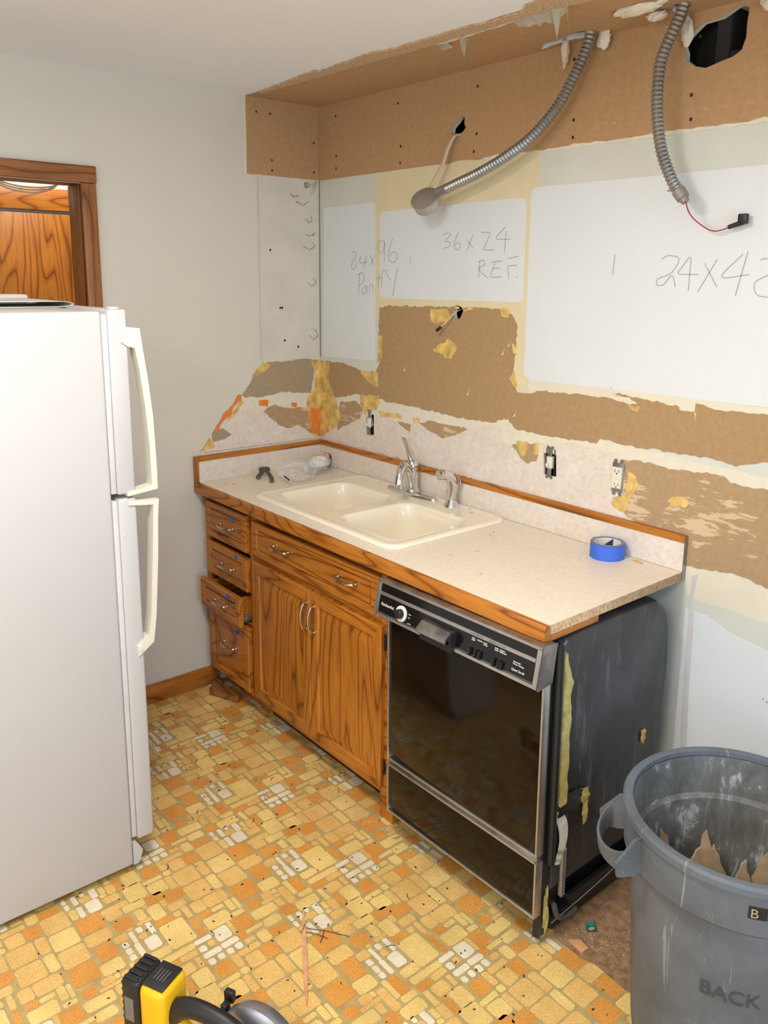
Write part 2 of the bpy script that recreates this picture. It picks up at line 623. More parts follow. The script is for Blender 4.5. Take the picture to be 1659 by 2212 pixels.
# ---------------------------------------------------------------- traced outlines of the walls (metres: along the wall, up)
PATCHES = [
  ('b', 'primer', 1, 0, [(0.3876, 2.1649), (1.2254, 2.1679), (1.2331, 2.0448), (1.1965, 2.0387), (1.2043, 1.4321), (1.2242, 1.3738), (1.168, 1.3723), (1.1341, 1.6008), (1.0672, 1.6487), (0.4238, 1.6333), (0.3948, 1.5647), (0.3862, 2.0324)]),
  ('b', 'white', 2, 0, [(0.0335, 2.0441), (0.3713, 2.0475), (0.3861, 2.0395), (0.3935, 1.4124), (0.0169, 1.402)]),
  ('b', 'white', 2, 0, [(0.4159, 1.9988), (0.4418, 2.0081), (0.6342, 2.012), (1.152, 2.0168), (1.1724, 2.0111), (1.1793, 1.996), (1.1811, 1.6882), (1.1654, 1.6754), (0.441, 1.6708), (0.4173, 1.6813)]),
  ('b', 'white', 2, 0, [(1.1967, 2.0358), (1.2195, 2.0458), (1.6315, 2.0457), (1.9817, 2.0471), (2.2447, 2.0489), (2.323, 1.4104), (2.0481, 1.4265), (1.8355, 1.4237), (1.6501, 1.4229), (1.4542, 1.4204), (1.2278, 1.417), (1.2002, 1.4317)]),
  ('b', 'tan', 3, 1, [(0.0024, 1.3821), (0.166, 1.3855), (0.2972, 1.3631), (0.3971, 1.3665), (0.4268, 1.4151), (0.4138, 1.4902), (0.4179, 1.6331), (0.491, 1.6429), (1.0671, 1.6503), (1.1322, 1.6353), (1.1615, 1.5991), (1.1558, 1.4755), (1.1509, 1.4109), (1.1745, 1.3682), (1.2203, 1.3702), (1.2997, 1.39), (1.3104, 1.3849), (1.4091, 1.3903), (1.5223, 1.3934), (1.6111, 1.3841), (1.6475, 1.3848), (1.6226, 1.3934), (1.5591, 1.4116), (1.6577, 1.4054), (1.728, 1.4009), (1.7901, 1.3959), (1.792, 1.3876), (1.8405, 1.3889), (1.8415, 1.4122), (1.8905, 1.4036), (1.9999, 1.4034), (2.0504, 1.4069), (2.3237, 1.4048), (2.3444, 1.236), (2.0641, 1.2793), (2.033, 1.27), (1.9765, 1.2515), (1.9509, 1.2566), (1.8937, 1.2638), (1.8409, 1.2597), (1.7524, 1.2549), (1.7288, 1.2614), (1.6944, 1.253), (1.6338, 1.2564), (1.526, 1.26), (1.5142, 1.2426), (1.4402, 1.2421), (1.3777, 1.238), (1.283, 1.2352), (1.167, 1.2419), (1.135, 1.2703), (1.0877, 1.2471), (0.864, 1.242), (0.6544, 1.2509), (0.4593, 1.2495), (0.4471, 1.2597), (0.3984, 1.2598), (0.3298, 1.2498), (0.272, 1.2631), (0.1658, 1.2347), (0.0793, 1.2204), (0.0442, 1.2584), (0.0011, 1.2621)]),
  ('b', 'tan2', 3, 1, [(1.6051, 1.2077), (1.6378, 1.2085), (1.6616, 1.2154), (1.7331, 1.2122), (1.7905, 1.2097), (1.8666, 1.2162), (1.9444, 1.221), (1.9664, 1.2031), (2.072, 1.2051), (2.35, 1.1904), (2.3799, 0.9472), (2.1009, 0.9329), (2.0962, 0.9314), (2.045, 0.9453), (1.9971, 0.948), (1.9376, 0.9365), (1.855, 0.9284), (1.8458, 1.0268), (1.8504, 1.017), (1.7834, 1.0174), (1.6621, 1.0235), (1.6272, 1.0394), (1.5963, 1.1048)]),
  ('b', 'tan2', 3, 1, [(0.1487, 1.212), (0.2657, 1.2302), (0.3111, 1.1976), (0.2953, 1.1593), (0.1827, 1.1087), (0.1242, 1.0835)]),
  ('b', 'tan2', 3, 1, [(0.5382, 1.1792), (0.6042, 1.1807), (0.6309, 1.1783), (0.6219, 1.1433), (0.5817, 1.1569)]),
  ('b', 'tan2', 3, 1, [(0.6718, 1.1902), (0.737, 1.2093), (0.9295, 1.2076), (0.9396, 1.2019), (0.8777, 1.1726), (0.8064, 1.1489), (0.7779, 1.1608), (0.7312, 1.1637)]),
  ('b', 'tan2', 3, 1, [(1.1603, 1.1828), (1.2003, 1.1938), (1.2837, 1.2049), (1.2866, 1.177), (1.2755, 1.1422), (1.2412, 1.1272), (1.2033, 1.1406)]),
  ('b', 'glue', 5, 1, [(0.0023, 1.3779), (0.0698, 1.3794), (0.0657, 1.292), (0.1109, 1.2283), (0.1418, 1.1759), (0.1589, 1.1407), (0.1138, 1.0946), (-0.0014, 1.0303)]),
  ('b', 'glue', 5, 1, [(0.2945, 1.3617), (0.4091, 1.3676), (0.4145, 1.3041), (0.3821, 1.3036), (0.3253, 1.3361)]),
  ('b', 'glue', 5, 1, [(0.2951, 1.2613), (0.4195, 1.2725), (0.429, 1.2414), (0.4064, 1.215), (0.3265, 1.1808), (0.2925, 1.2187)]),
  ('b', 'glue', 5, 1, [(0.7237, 1.638), (0.8196, 1.6413), (0.8341, 1.6097), (0.8079, 1.5924), (0.7534, 1.5828), (0.7285, 1.5957)]),
  ('b', 'glue', 5, 1, [(0.7425, 1.4873), (0.7834, 1.5115), (0.8106, 1.5156), (0.8202, 1.5326), (0.8642, 1.5168), (0.8749, 1.4968), (0.8493, 1.4716), (0.8466, 1.4565), (0.8127, 1.457), (0.7985, 1.4724), (0.7498, 1.4783)]),
  ('b', 'glue', 5, 1, [(1.0824, 1.6506), (1.1231, 1.6499), (1.1188, 1.622), (1.0866, 1.6271)]),
  ('b', 'glue', 5, 1, [(0.4123, 1.5202), (0.4407, 1.5193), (0.4379, 1.4295), (0.4097, 1.4065)]),
  ('b', 'glue', 5, 1, [(0.9017, 1.6397), (0.955, 1.6541), (0.9491, 1.6459), (0.9052, 1.6318)]),
  ('b', 'glue', 5, 1, [(1.1407, 1.5374), (1.1641, 1.5282), (1.167, 1.4962), (1.1483, 1.5034)]),
  ('b', 'glue', 5, 1, [(1.1361, 1.4109), (1.1574, 1.4436), (1.1729, 1.3928), (1.1608, 1.3828)]),
  ('b', 'glue', 5, 1, [(0.4205, 1.2054), (0.4859, 1.206), (0.565, 1.2113), (0.5692, 1.1964), (0.5261, 1.1905), (0.4374, 1.1837)]),
  ('b', 'glue', 5, 1, [(0.634, 1.2052), (0.6675, 1.2123), (0.6792, 1.1912), (0.6421, 1.186)]),
  ('b', 'glue', 5, 1, [(1.1799, 1.1972), (1.2309, 1.2053), (1.2277, 1.1627), (1.2058, 1.1478)]),
  ('b', 'glue', 5, 1, [(1.2619, 1.2014), (1.2848, 1.2051), (1.2858, 1.1725), (1.2589, 1.1592)]),
  ('b', 'glue', 5, 1, [(1.6115, 1.3788), (1.6626, 1.3825), (1.6553, 1.3633), (1.637, 1.3662)]),
  ('b', 'glue', 5, 1, [(1.8407, 1.3874), (1.8461, 1.3866), (1.8472, 1.3635), (1.8417, 1.3652)]),
  ('b', 'glue', 5, 1, [(1.6343, 1.1753), (1.6659, 1.165), (1.6805, 1.1354), (1.6532, 1.097), (1.6428, 1.0727), (1.6301, 1.0365), (1.594, 1.0508), (1.5886, 1.0777), (1.6099, 1.0906), (1.6344, 1.0985)]),
  ('b', 'glue', 5, 1, [(1.7794, 1.1132), (1.7924, 1.1266), (1.8253, 1.1346), (1.8454, 1.1249), (1.8442, 1.1091), (1.7952, 1.0956)]),
  ('b', 'plaster', 2, 1, [(0.0264, 1.2648), (0.3298, 1.2577), (0.4532, 1.2565), (0.8638, 1.2455), (1.1348, 1.2736), (1.532, 1.2609), (1.8527, 1.243), (2.3455, 1.2269), (2.3535, 1.1618), (1.8608, 1.1567), (1.6063, 1.1932), (1.3132, 1.1789), (1.1465, 1.1774), (1.0785, 1.2087), (0.6569, 1.1544), (0.2987, 1.1315), (0.0242, 1.0321)]),
  ('b', 'cream', 1, 0, [(1.2208, 1.4305), (1.6493, 1.4327), (2.3221, 1.4182), (2.3271, 1.3769), (1.2252, 1.358)]),
  ('b', 'plaster', 4, 1, [(1.0848, 1.2575), (1.1202, 1.2691), (1.1442, 1.2613), (1.1689, 1.238), (1.1352, 1.2105), (1.1133, 1.2298), (1.0827, 1.239)]),
  ('b', 'plaster', 4, 1, [(1.5595, 1.4073), (1.6217, 1.4039), (1.6533, 1.3866), (1.6169, 1.3874)]),
  ('b', 'lam', 6, 1, [(0.0133, 1.0326), (0.1827, 1.0983), (0.3146, 1.1559), (0.3789, 1.1866), (0.4701, 1.1829), (0.5343, 1.176), (0.5662, 1.1546), (0.6204, 1.1446), (0.6272, 1.1778), (0.6495, 1.1871), (0.6795, 1.1802), (0.7528, 1.1644), (0.7743, 1.1602), (0.8064, 1.1494), (0.8777, 1.1735), (0.9363, 1.2014), (0.9938, 1.2146), (1.0795, 1.2422), (1.1133, 1.2298), (1.1245, 1.1884), (1.1668, 1.1704), (1.2033, 1.1406), (1.2395, 1.126), (1.2491, 1.1362), (1.2755, 1.1422), (1.2855, 1.1769), (1.2865, 1.2054), (1.2893, 1.2086), (1.2997, 1.2081), (1.3508, 1.2105), (1.4237, 1.2315), (1.4687, 1.2251), (1.5287, 1.2238), (1.539, 1.2177), (1.5801, 1.2258), (1.6067, 1.2085), (1.6212, 1.2001), (1.627, 1.097), (1.5914, 1.0838), (1.5855, 1.0601), (1.6007, 1.0466), (1.6327, 1.0427), (1.6527, 1.0278), (1.7026, 1.0176), (1.6935, 1.0235), (1.6949, 1.0075), (1.1556, 1.0104), (0.3637, 1.0059), (0.013, 1.0022)]),
  ('b', 'cream', 1, 0, [(1.8536, 0.9436), (1.9966, 0.9535), (2.1002, 0.9399), (2.3105, 0.9564), (2.3242, 0.8416), (2.1115, 0.8338), (2.0084, 0.8366), (1.9081, 0.835), (1.8668, 0.8456)]),
  ('b', 'mud', 2, 0, [(1.8756, 0.9031), (1.8963, 0.9169), (1.8909, 0.8687), (1.8848, 0.8275), (1.895, 0.7835), (1.8976, 0.7128), (1.9012, 0.5438), (1.9101, 0.36), (1.8878, 0.3494), (1.8812, 0.5354), (1.8789, 0.7382), (1.8756, 0.8167), (1.8785, 0.8727)]),
  ('b', 'pale', 4, 1, [(1.1546, 2.4153), (1.187, 2.4208), (1.2129, 2.4), (1.2097, 2.3896), (1.1788, 2.3974)]),
  ('b', 'pale', 4, 1, [(0.6924, 2.2237), (0.7492, 2.2305), (0.7549, 2.206), (0.7056, 2.2029)]),
  ('l', 'dw2', 1, 0, [(-0.3088, 2.1674), (-0.0046, 2.1668), (-0.0035, 1.3758), (-0.3034, 1.3885)]),
  ('l', 'tan3', 3, 1, [(-0.3028, 1.3876), (-0.2433, 1.3903), (-0.1862, 1.3902), (-0.0758, 1.3935), (-0.0495, 1.389), (-0.0349, 1.338), (-0.0549, 1.2384), (-0.203, 1.2564), (-0.3028, 1.2431), (-0.3988, 1.248), (-0.4052, 1.2605), (-0.3419, 1.3393)]),
  ('l', 'tan2', 3, 1, [(-0.3078, 1.1795), (-0.2472, 1.2046), (-0.1753, 1.1795), (-0.0556, 1.1749), (-0.0569, 1.053), (-0.0872, 1.0756), (-0.1246, 1.0988), (-0.1768, 1.0917), (-0.2204, 1.1058), (-0.2768, 1.152)]),
  ('l', 'tan3', 3, 1, [(-0.5283, 1.1296), (-0.4829, 1.1187), (-0.4619, 1.0936), (-0.4975, 1.0785), (-0.5497, 1.0757), (-0.5549, 1.1089)]),
  ('l', 'plaster', 2, 1, [(-0.4052, 1.2605), (-0.3026, 1.2522), (-0.0548, 1.2511), (-0.0326, 1.1664), (-0.057, 1.04), (-0.0105, 1.0315), (-0.3607, 1.1481), (-0.4817, 1.1544), (-0.6086, 1.0415), (-0.4815, 1.1603)]),
  ('l', 'glue', 5, 1, [(-0.0495, 1.389), (-0.0015, 1.3851), (-0.0011, 1.0317), (-0.0569, 1.053), (-0.06, 1.1177), (-0.0783, 1.1833), (-0.0702, 1.227), (-0.0318, 1.2557), (-0.0311, 1.3315)]),
  ('l', 'glue', 5, 1, [(-0.3029, 1.3858), (-0.2434, 1.3861), (-0.3003, 1.3486), (-0.3558, 1.3313), (-0.3345, 1.3626)]),
  ('l', 'orange', 6, 1, [(-0.0632, 1.1756), (-0.0056, 1.1639), (-0.0042, 1.0373), (-0.0568, 1.0594)]),
  ('l', 'orange', 6, 1, [(-0.3276, 1.2269), (-0.2787, 1.2258), (-0.2829, 1.1956), (-0.3246, 1.2054)]),
  ('l', 'orange', 6, 1, [(-0.1601, 1.2063), (-0.1306, 1.2006), (-0.1347, 1.1789), (-0.159, 1.1874)]),
  ('l', 'orange', 6, 1, [(-0.4085, 1.2607), (-0.4252, 1.2621), (-0.4531, 1.2229), (-0.5003, 1.1859), (-0.5075, 1.1688), (-0.5312, 1.1417), (-0.545, 1.1166), (-0.5255, 1.1174), (-0.5081, 1.1511), (-0.461, 1.1821), (-0.4501, 1.2108), (-0.4126, 1.2372)]),
  ('l', 'glue', 5, 1, [(-0.4126, 1.2372), (-0.3993, 1.2301), (-0.4411, 1.1801), (-0.4618, 1.1583), (-0.4815, 1.1603)]),
  ('l', 'glue', 6, 1, [(-0.6085, 1.0427), (-0.5886, 1.0656), (-0.5684, 1.0927), (-0.5468, 1.0665), (-0.5441, 1.0513), (-0.5704, 1.0397)]),
  ('l', 'lam', 5, 1, [(-0.6113, 1.0346), (-0.6054, 1.0423), (-0.5455, 1.0496), (-0.5498, 1.0739), (-0.4975, 1.0785), (-0.4632, 1.0932), (-0.496, 1.1202), (-0.5119, 1.1338), (-0.4819, 1.1484), (-0.4616, 1.1642), (-0.4143, 1.1806), (-0.408, 1.1649), (-0.3938, 1.1876), (-0.3603, 1.2159), (-0.3518, 1.226), (-0.3181, 1.1896), (-0.2768, 1.1507), (-0.2204, 1.1027), (-0.1768, 1.0917), (-0.1246, 1.0988), (-0.0872, 1.0756), (-0.0569, 1.0517), (-0.0105, 1.0315), (-0.014, 1.0278), (-0.0143, 0.9931), (-0.6043, 0.9983)]),
]
HOLES = {'big': [(1.7145, 2.3828), (1.7424, 2.4063), (1.7676, 2.4241), (1.8195, 2.4268), (1.8678, 2.4473), (1.8947, 2.4359), (1.8913, 2.3987), (1.8922, 2.3657), (1.8829, 2.3367), (1.8616, 2.325), (1.8302, 2.3192), (1.7983, 2.3122), (1.7853, 2.3099), (1.7506, 2.3204), (1.7254, 2.3399), (1.7252, 2.3575)], 'small': [(0.8468, 2.2942), (0.8645, 2.3103), (0.8808, 2.3036), (0.8793, 2.284), (0.8868, 2.2678), (0.8714, 2.2543), (0.8485, 2.2508), (0.8299, 2.2498), (0.8155, 2.2577), (0.8195, 2.2759)], 'low': [(0.8673, 1.6583), (0.8867, 1.6523), (0.8993, 1.6361), (0.8837, 1.6087), (0.8598, 1.6043), (0.8444, 1.6239), (0.8508, 1.6477)], 'corner': [(-0.0794, 2.1456), (-0.0627, 2.1488), (-0.0484, 2.1424), (-0.0509, 2.127), (-0.0702, 2.1198), (-0.082, 2.1303)], 'box1': [(0.3397, 1.2013), (0.3898, 1.2018), (0.391, 1.0988), (0.3406, 1.0972)], 'box2': [(1.3041, 1.1966), (1.3574, 1.1958), (1.3635, 1.1048), (1.3099, 1.1043)], 'box3': [(1.5791, 1.1913), (1.6251, 1.1892), (1.6316, 1.1092), (1.5856, 1.1087)]}
STROKES = [
  [(0.2318, 1.849), (0.2509, 1.8572), (0.2633, 1.8486), (0.2576, 1.8317), (0.2367, 1.8148), (0.2319, 1.7919), (0.2464, 1.7833), (0.2578, 1.7947), (0.2653, 1.8117)],
  [(0.2953, 1.8369), (0.2889, 1.8116), (0.3354, 1.8141)],
  [(0.3324, 1.842), (0.3171, 1.789)],
  [(0.3535, 1.8418), (0.3838, 1.8)],
  [(0.3896, 1.8413), (0.3539, 1.7973)],
  [(0.4464, 1.892), (0.4157, 1.8955), (0.4045, 1.8685), (0.4208, 1.8464), (0.4425, 1.8624), (0.4482, 1.892), (0.4475, 1.8188)],
  [(0.4979, 1.9041), (0.4772, 1.8617), (0.4735, 1.8294), (0.4996, 1.8104), (0.5248, 1.8263), (0.5244, 1.8449), (0.4989, 1.8507), (0.482, 1.8348)],
  [(0.2802, 1.6806), (0.2892, 1.7692)],
  [(0.2751, 1.7606), (0.2986, 1.772), (0.3174, 1.758), (0.3082, 1.7296), (0.28, 1.7178)],
  [(0.3316, 1.7186), (0.3084, 1.7069), (0.3039, 1.684), (0.3225, 1.6901), (0.3363, 1.7158), (0.3411, 1.6893)],
  [(0.3549, 1.6907), (0.3547, 1.7189), (0.3729, 1.722), (0.3796, 1.6968)],
  [(0.4148, 1.7641), (0.4092, 1.7141)],
  [(0.3998, 1.7474), (0.4309, 1.7531)],
  [(0.4315, 1.7145), (0.435, 1.7751), (0.4481, 1.7817), (0.4656, 1.7779)],
  [(0.457, 1.7752), (0.4748, 1.7507), (0.4922, 1.7427)],
  [(0.5298, 1.7888), (0.5019, 1.6828)],
  [(0.7799, 1.9066), (0.803, 1.9126), (0.8229, 1.9076), (0.7973, 1.886), (0.8206, 1.881), (0.8179, 1.8655), (0.7883, 1.8593)],
  [(0.8648, 1.915), (0.8466, 1.8848), (0.8443, 1.8605), (0.864, 1.8535), (0.8775, 1.8687), (0.863, 1.8778), (0.8472, 1.8693)],
  [(0.9072, 1.8876), (0.9397, 1.8587)],
  [(0.9378, 1.9019), (0.9089, 1.8484)],
  [(0.9772, 1.9093), (1.0042, 1.9105), (1.0195, 1.9037), (0.9975, 1.864), (0.9951, 1.8512), (1.0399, 1.8496)],
  [(1.0882, 1.9243), (1.0497, 1.8881), (1.116, 1.8843)],
  [(1.0946, 1.9117), (1.0899, 1.8392)],
  [(0.9756, 1.8128), (0.9722, 1.7543)],
  [(0.9697, 1.8085), (0.9937, 1.817), (0.9975, 1.7998), (0.9708, 1.7847), (1.0178, 1.7546)],
  [(1.0301, 1.8082), (1.0565, 1.8114), (1.0827, 1.8121)],
  [(1.0507, 1.8102), (1.0373, 1.7826), (1.0325, 1.759), (1.0826, 1.7594)],
  [(1.0401, 1.7868), (1.0752, 1.7889)],
  [(1.1052, 1.8202), (1.1555, 1.828)],
  [(1.1095, 1.7952), (1.1488, 1.7992)],
  [(1.1082, 1.7972), (1.1147, 1.7512)],
  [(1.1482, 1.7598), (1.1567, 1.7586)],
  [(0.6057, 1.8344), (0.6055, 1.8108)],
  [(1.6971, 1.8132), (1.7183, 1.8226), (1.7486, 1.8175), (1.7502, 1.8009), (1.7283, 1.7723), (1.6909, 1.7576), (1.6879, 1.7405), (1.7091, 1.7408), (1.7342, 1.7676), (1.7481, 1.7351)],
  [(1.7856, 1.8194), (1.7644, 1.7914), (1.7555, 1.7724), (1.8163, 1.7703)],
  [(1.7895, 1.8171), (1.7892, 1.7253)],
  [(1.8314, 1.8005), (1.874, 1.7371)],
  [(1.8681, 1.8117), (1.8182, 1.7235)],
  [(1.9396, 1.8244), (1.8851, 1.7647), (1.9616, 1.771)],
  [(1.9522, 1.8299), (1.9284, 1.7144)],
  [(1.9879, 1.8084), (2.0035, 1.8118), (2.0311, 1.8059), (2.0376, 1.7865), (2.0117, 1.769), (1.9821, 1.7534), (1.9796, 1.7334), (1.9905, 1.7181), (2.0177, 1.713), (2.0682, 1.709)],
  [(1.5368, 1.8273), (1.5342, 1.7675)],
  [(1.5515, 1.4279), (1.558, 1.4259)],
]
TILE_ORIGIN = (1.2, -1.16); TILE_PERIOD = (0.4585, 0.468)
TILES = [('C', 0.1004, 0.3696, 0.0457, 0.0415), ('C', 0.088, 0.3178, 0.0141, 0.0462), ('C', 0.1156, 0.3042, 0.0202, 0.0175), ('C', 0.1429, 0.3181, 0.0176, 0.0479), ('C', 0.1414, 0.3712, 0.0185, 0.0462), ('C', 0.1669, 0.3834, 0.0206, 0.0175), ('C', 0.1684, 0.3567, 0.0199, 0.0165), ('C', 0.168, 0.3304, 0.019, 0.0153), ('C', 0.1688, 0.3031, 0.0188, 0.0149), ('C', 0.4179, 0.2274, 0.0468, 0.0118), ('C', 0.4054, 0.2001, 0.0199, 0.0143), ('C', 0.4198, 0.1767, 0.047, 0.0095), ('C', 0.469, 0.2124, 0.047, 0.0344), ('C', 0.4324, 0.1498, 0.02, 0.0141), ('C', 0.4593, 0.1495, 0.0221, 0.0142), ('C', 0.0258, 0.1495, 0.0187, 0.0154), ('C', 0.4704, 0.1749, 0.0498, 0.0132), ('C', 0.1903, 0.1533, 0.0413, 0.0162), ('C', 0.1746, 0.126, 0.0175, 0.0102), ('C', 0.186, 0.1011, 0.0385, 0.0118), ('C', 0.1735, 0.075, 0.0225, 0.0095), ('C', 0.2011, 0.0752, 0.0211, 0.0105), ('C', 0.2383, 0.1375, 0.048, 0.036), ('C', 0.2406, 0.101, 0.0451, 0.0136), ('Y', 0.4809, 0.2765, 0.0961, 0.0684), ('O', 0.1021, 0.4331, 0.0515, 0.0471), ('T', 0.1116, 0.3305, 0.0178, 0.0155), ('O', 0.2101, 0.3176, 0.0445, 0.0463), ('Y', 0.2009, 0.2611, 0.0553, 0.0433), ('Y', 0.2488, 0.3084, 0.014, 0.057), ('Y', 0.2858, 0.3085, 0.0472, 0.0494), ('Y', 0.2469, 0.3551, 0.0203, 0.0201), ('T', 0.2322, 0.3953, 0.0458, 0.0423), ('T', 0.2077, 0.3557, 0.0457, 0.0176), ('T', 0.167, 0.4164, 0.0155, 0.0274), ('T', 0.1937, 0.3995, 0.0169, 0.0608), ('O', 0.1407, 0.4077, 0.0235, 0.0183), ('Y', 0.1392, 0.4475, 0.0115, 0.0518), ('Y', 0.1795, 0.4537, 0.0415, 0.0285), ('O', 0.1869, 0.0287, 0.0259, 0.052), ('Y', 0.1467, 0.0312, 0.0291, 0.0505), ('Y', 0.1038, 0.5003, 0.0347, 0.0715), ('Y', 0.0612, 0.4415, 0.0147, 0.0325), ('Y', 0.0484, 0.3833, 0.0444, 0.0688), ('Y', 0.4793, 0.4371, 0.0449, 0.0162), ('Y', 0.0095, 0.4039, 0.0135, 0.0346), ('O', 0.4675, 0.3671, 0.0226, 0.0319), ('O', 0.0378, 0.3291, 0.0698, 0.0141), ('T', 0.4286, 0.3643, 0.0444, 0.0325), ('T', 0.4273, 0.3309, 0.0488, 0.013), ('O', 0.4164, 0.2665, 0.0219, 0.0468), ('T', 0.3847, 0.3204, 0.0266, 0.0481), ('Y', 0.3734, 0.2647, 0.0573, 0.0359), ('T', 0.4177, 0.3057, 0.0187, 0.0165), ('T', 0.4309, 0.2002, 0.019, 0.0177), ('Y', 0.058, 0.2138, 0.0277, 0.0494), ('Y', 0.0909, 0.242, 0.0196, 0.0998), ('T', 0.1146, 0.2644, 0.0189, 0.0455), ('O', 0.116, 0.2136, 0.0208, 0.0438), ('T', 0.1486, 0.2771, 0.0355, 0.0107), ('T', 0.1504, 0.2383, 0.0347, 0.0446), ('O', 0.0738, 0.1628, 0.0613, 0.0264), ('Y', 0.1169, 0.1611, 0.0183, 0.042), ('Y', 0.1508, 0.146, 0.0345, 0.0673), ('Y', 0.1558, 0.1995, 0.0485, 0.0128), ('O', 0.2026, 0.2235, 0.0574, 0.0156), ('Y', 0.1938, 0.1765, 0.0286, 0.0119), ('T', 0.0904, 0.1156, 0.074, 0.0222), ('Y', 0.3548, 0.2255, 0.0433, 0.0219), ('Y', 0.3115, 0.2247, 0.0287, 0.0578), ('O', 0.3573, 0.1764, 0.0416, 0.049), ('T', 0.3105, 0.1675, 0.0271, 0.0415), ('Y', 0.4783, 0.0975, 0.0419, 0.0551), ('O', 0.4192, 0.1043, 0.0623, 0.0452), ('T', 0.2432, 0.1879, 0.0269, 0.0421), ('Y', 0.2624, 0.2484, 0.0685, 0.0534), ('T', 0.2842, 0.1797, 0.0193, 0.0732), ('O', 0.1418, 0.088, 0.0346, 0.0368), ('O', 0.32, 0.2831, 0.033, 0.0504), ('O', 0.3433, 0.3321, 0.0391, 0.0535), ('T', 0.0546, 0.0704, 0.0227, 0.0319), ('O', 0.0616, 0.0221, 0.033, 0.0336), ('T', 0.0999, 0.0847, 0.0316, 0.0166), ('T', 0.2375, 0.0325, 0.065, 0.065), ('Y', 0.31, 0.0325, 0.065, 0.065), ('T', 0.3825, 0.0325, 0.065, 0.065), ('O', 0.455, 0.0325, 0.065, 0.065), ('O', 0.3, 0.105, 0.065, 0.065), ('T', 0.295, 0.395, 0.065, 0.065), ('T', 0.3675, 0.395, 0.065, 0.065), ('T', 0.43, 0.4175, 0.045, 0.065), ('T', 0.3613, 0.105, 0.0425, 0.065), ('O', 0.2312, 0.44, 0.0475, 0.04), ('T', 0.295, 0.4475, 0.065, 0.025), ('Y', 0.3675, 0.4475, 0.065, 0.025), ('T', 0.4037, 0.15, 0.0275, 0.035), ('T', 0.205, 0.1987, 0.04, 0.0225), ('T', 0.2913, 0.3462, 0.0575, 0.0175), ('T', 0.1987, 0.1262, 0.0225, 0.0275), ('Y', 0.2388, 0.0813, 0.0425, 0.0175), ('Y', 0.0713, 0.1388, 0.0625, 0.0125), ('T', 0.075, 0.0713, 0.01, 0.0575), ('T', 0.1, 0.4, 0.05, 0.01), ('Y', 0.0262, 0.455, 0.0475, 0.01), ('T', 0.3538, 0.2938, 0.0275, 0.0125), ('T', 0.385, 0.2238, 0.01, 0.0375), ('Y', 0.2188, 0.1725, 0.0125, 0.015), ('Y', 0.055, 0.095, 0.015, 0.01), ('T', 0.3875, 0.1813, 0.01, 0.0125), ('T', 0.335, 0.2475, 0.01, 0.01)]
CEIL_HOLES = {'slit': [(1.2193, -0.012), (1.2775, -0.0643), (1.3271, -0.0621), (1.3762, -0.087), (1.432, -0.088), (1.4516, -0.0532), (1.4111, -0.014), (1.3659, -0.0345), (1.2745, -0.0299)], 'cond': [(1.7135, -0.0777), (1.7436, -0.1005), (1.7516, -0.0695), (1.7297, -0.0371), (1.7006, -0.0341)]}
CEIL_PATCHES = [('plaster', [(0.9992, -0.3277), (1.1108, -0.3256), (1.2991, -0.3249), (1.4075, -0.3307), (1.4382, -0.3091), (1.3631, -0.2995), (1.2748, -0.2991), (1.0748, -0.2912)]), ('strip', [(0.1033, -0.3555), (0.5283, -0.3904), (0.5286, -0.371), (0.8381, -0.3914), (0.9474, -0.3683), (0.973, -0.3714), (1.2012, -0.3659), (1.3284, -0.3561), (1.4474, -0.3575), (1.4815, -0.3877), (1.5721, -0.3952), (1.7324, -0.4038), (2.4474, -0.507), (2.4255, -0.4375), (1.6538, -0.2951), (1.502, -0.3092), (1.287, -0.3121), (0.9708, -0.3119), (0.4959, -0.3278), (0.0747, -0.3382)]), ('paler', [(1.5162, -0.3825), (1.5417, -0.3107), (1.5607, -0.187), (1.5531, -0.0481), (1.6813, -0.0434), (1.7119, -0.1786), (1.717, -0.3262)])]

# ---------------------------------------------------------------- the room shell
XR, YF = 4.55, -4.60


def back(front, rear=0.0):
    return lambda u, v, w: (u, rear + (front - rear) * w, v)


def left(front, rear=0.0):
    return lambda u, v, w: (rear + (front - rear) * w, u, v)


bm = B()
plate(bm, [(-0.02, -0.02), (XR, -0.02), (XR, H + 0.1), (-0.02, H + 0.1)],
      [HOLES[k] for k in ('big', 'small', 'low', 'box1', 'box2', 'box3')], back(0.0, 0.016), 0)
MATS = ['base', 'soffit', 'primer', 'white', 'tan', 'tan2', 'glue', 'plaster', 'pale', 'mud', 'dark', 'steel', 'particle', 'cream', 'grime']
# stud bay behind the board
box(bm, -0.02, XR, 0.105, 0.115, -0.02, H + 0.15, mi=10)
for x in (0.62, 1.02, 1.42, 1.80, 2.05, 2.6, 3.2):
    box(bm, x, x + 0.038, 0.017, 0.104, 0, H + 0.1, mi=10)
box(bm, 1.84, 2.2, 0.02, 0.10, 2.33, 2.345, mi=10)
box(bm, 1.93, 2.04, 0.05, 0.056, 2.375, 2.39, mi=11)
so = [(0.0, 2.1585)] + [(x * 0.05, 2.1585 + 0.004 * math.sin(x * 1.9) * (x > 14)) for x in range(1, 91)] + [(XR, 2.158), (XR, H), (0.0, H)]
plate(bm, so, [HOLES['big'], HOLES['small']], back(-0.0022), 1)
for i, (wl, m, layer, rough, pts) in enumerate(PATCHES):
    if wl != 'b' or m in ('lam',):
        continue
    q = ragged(pts, seed=i) if rough else pts
    hl = [HOLES['low']] if m == 'tan' else []
    plate(bm, q, hl, back(-0.0005 * layer), MATS.index(m))
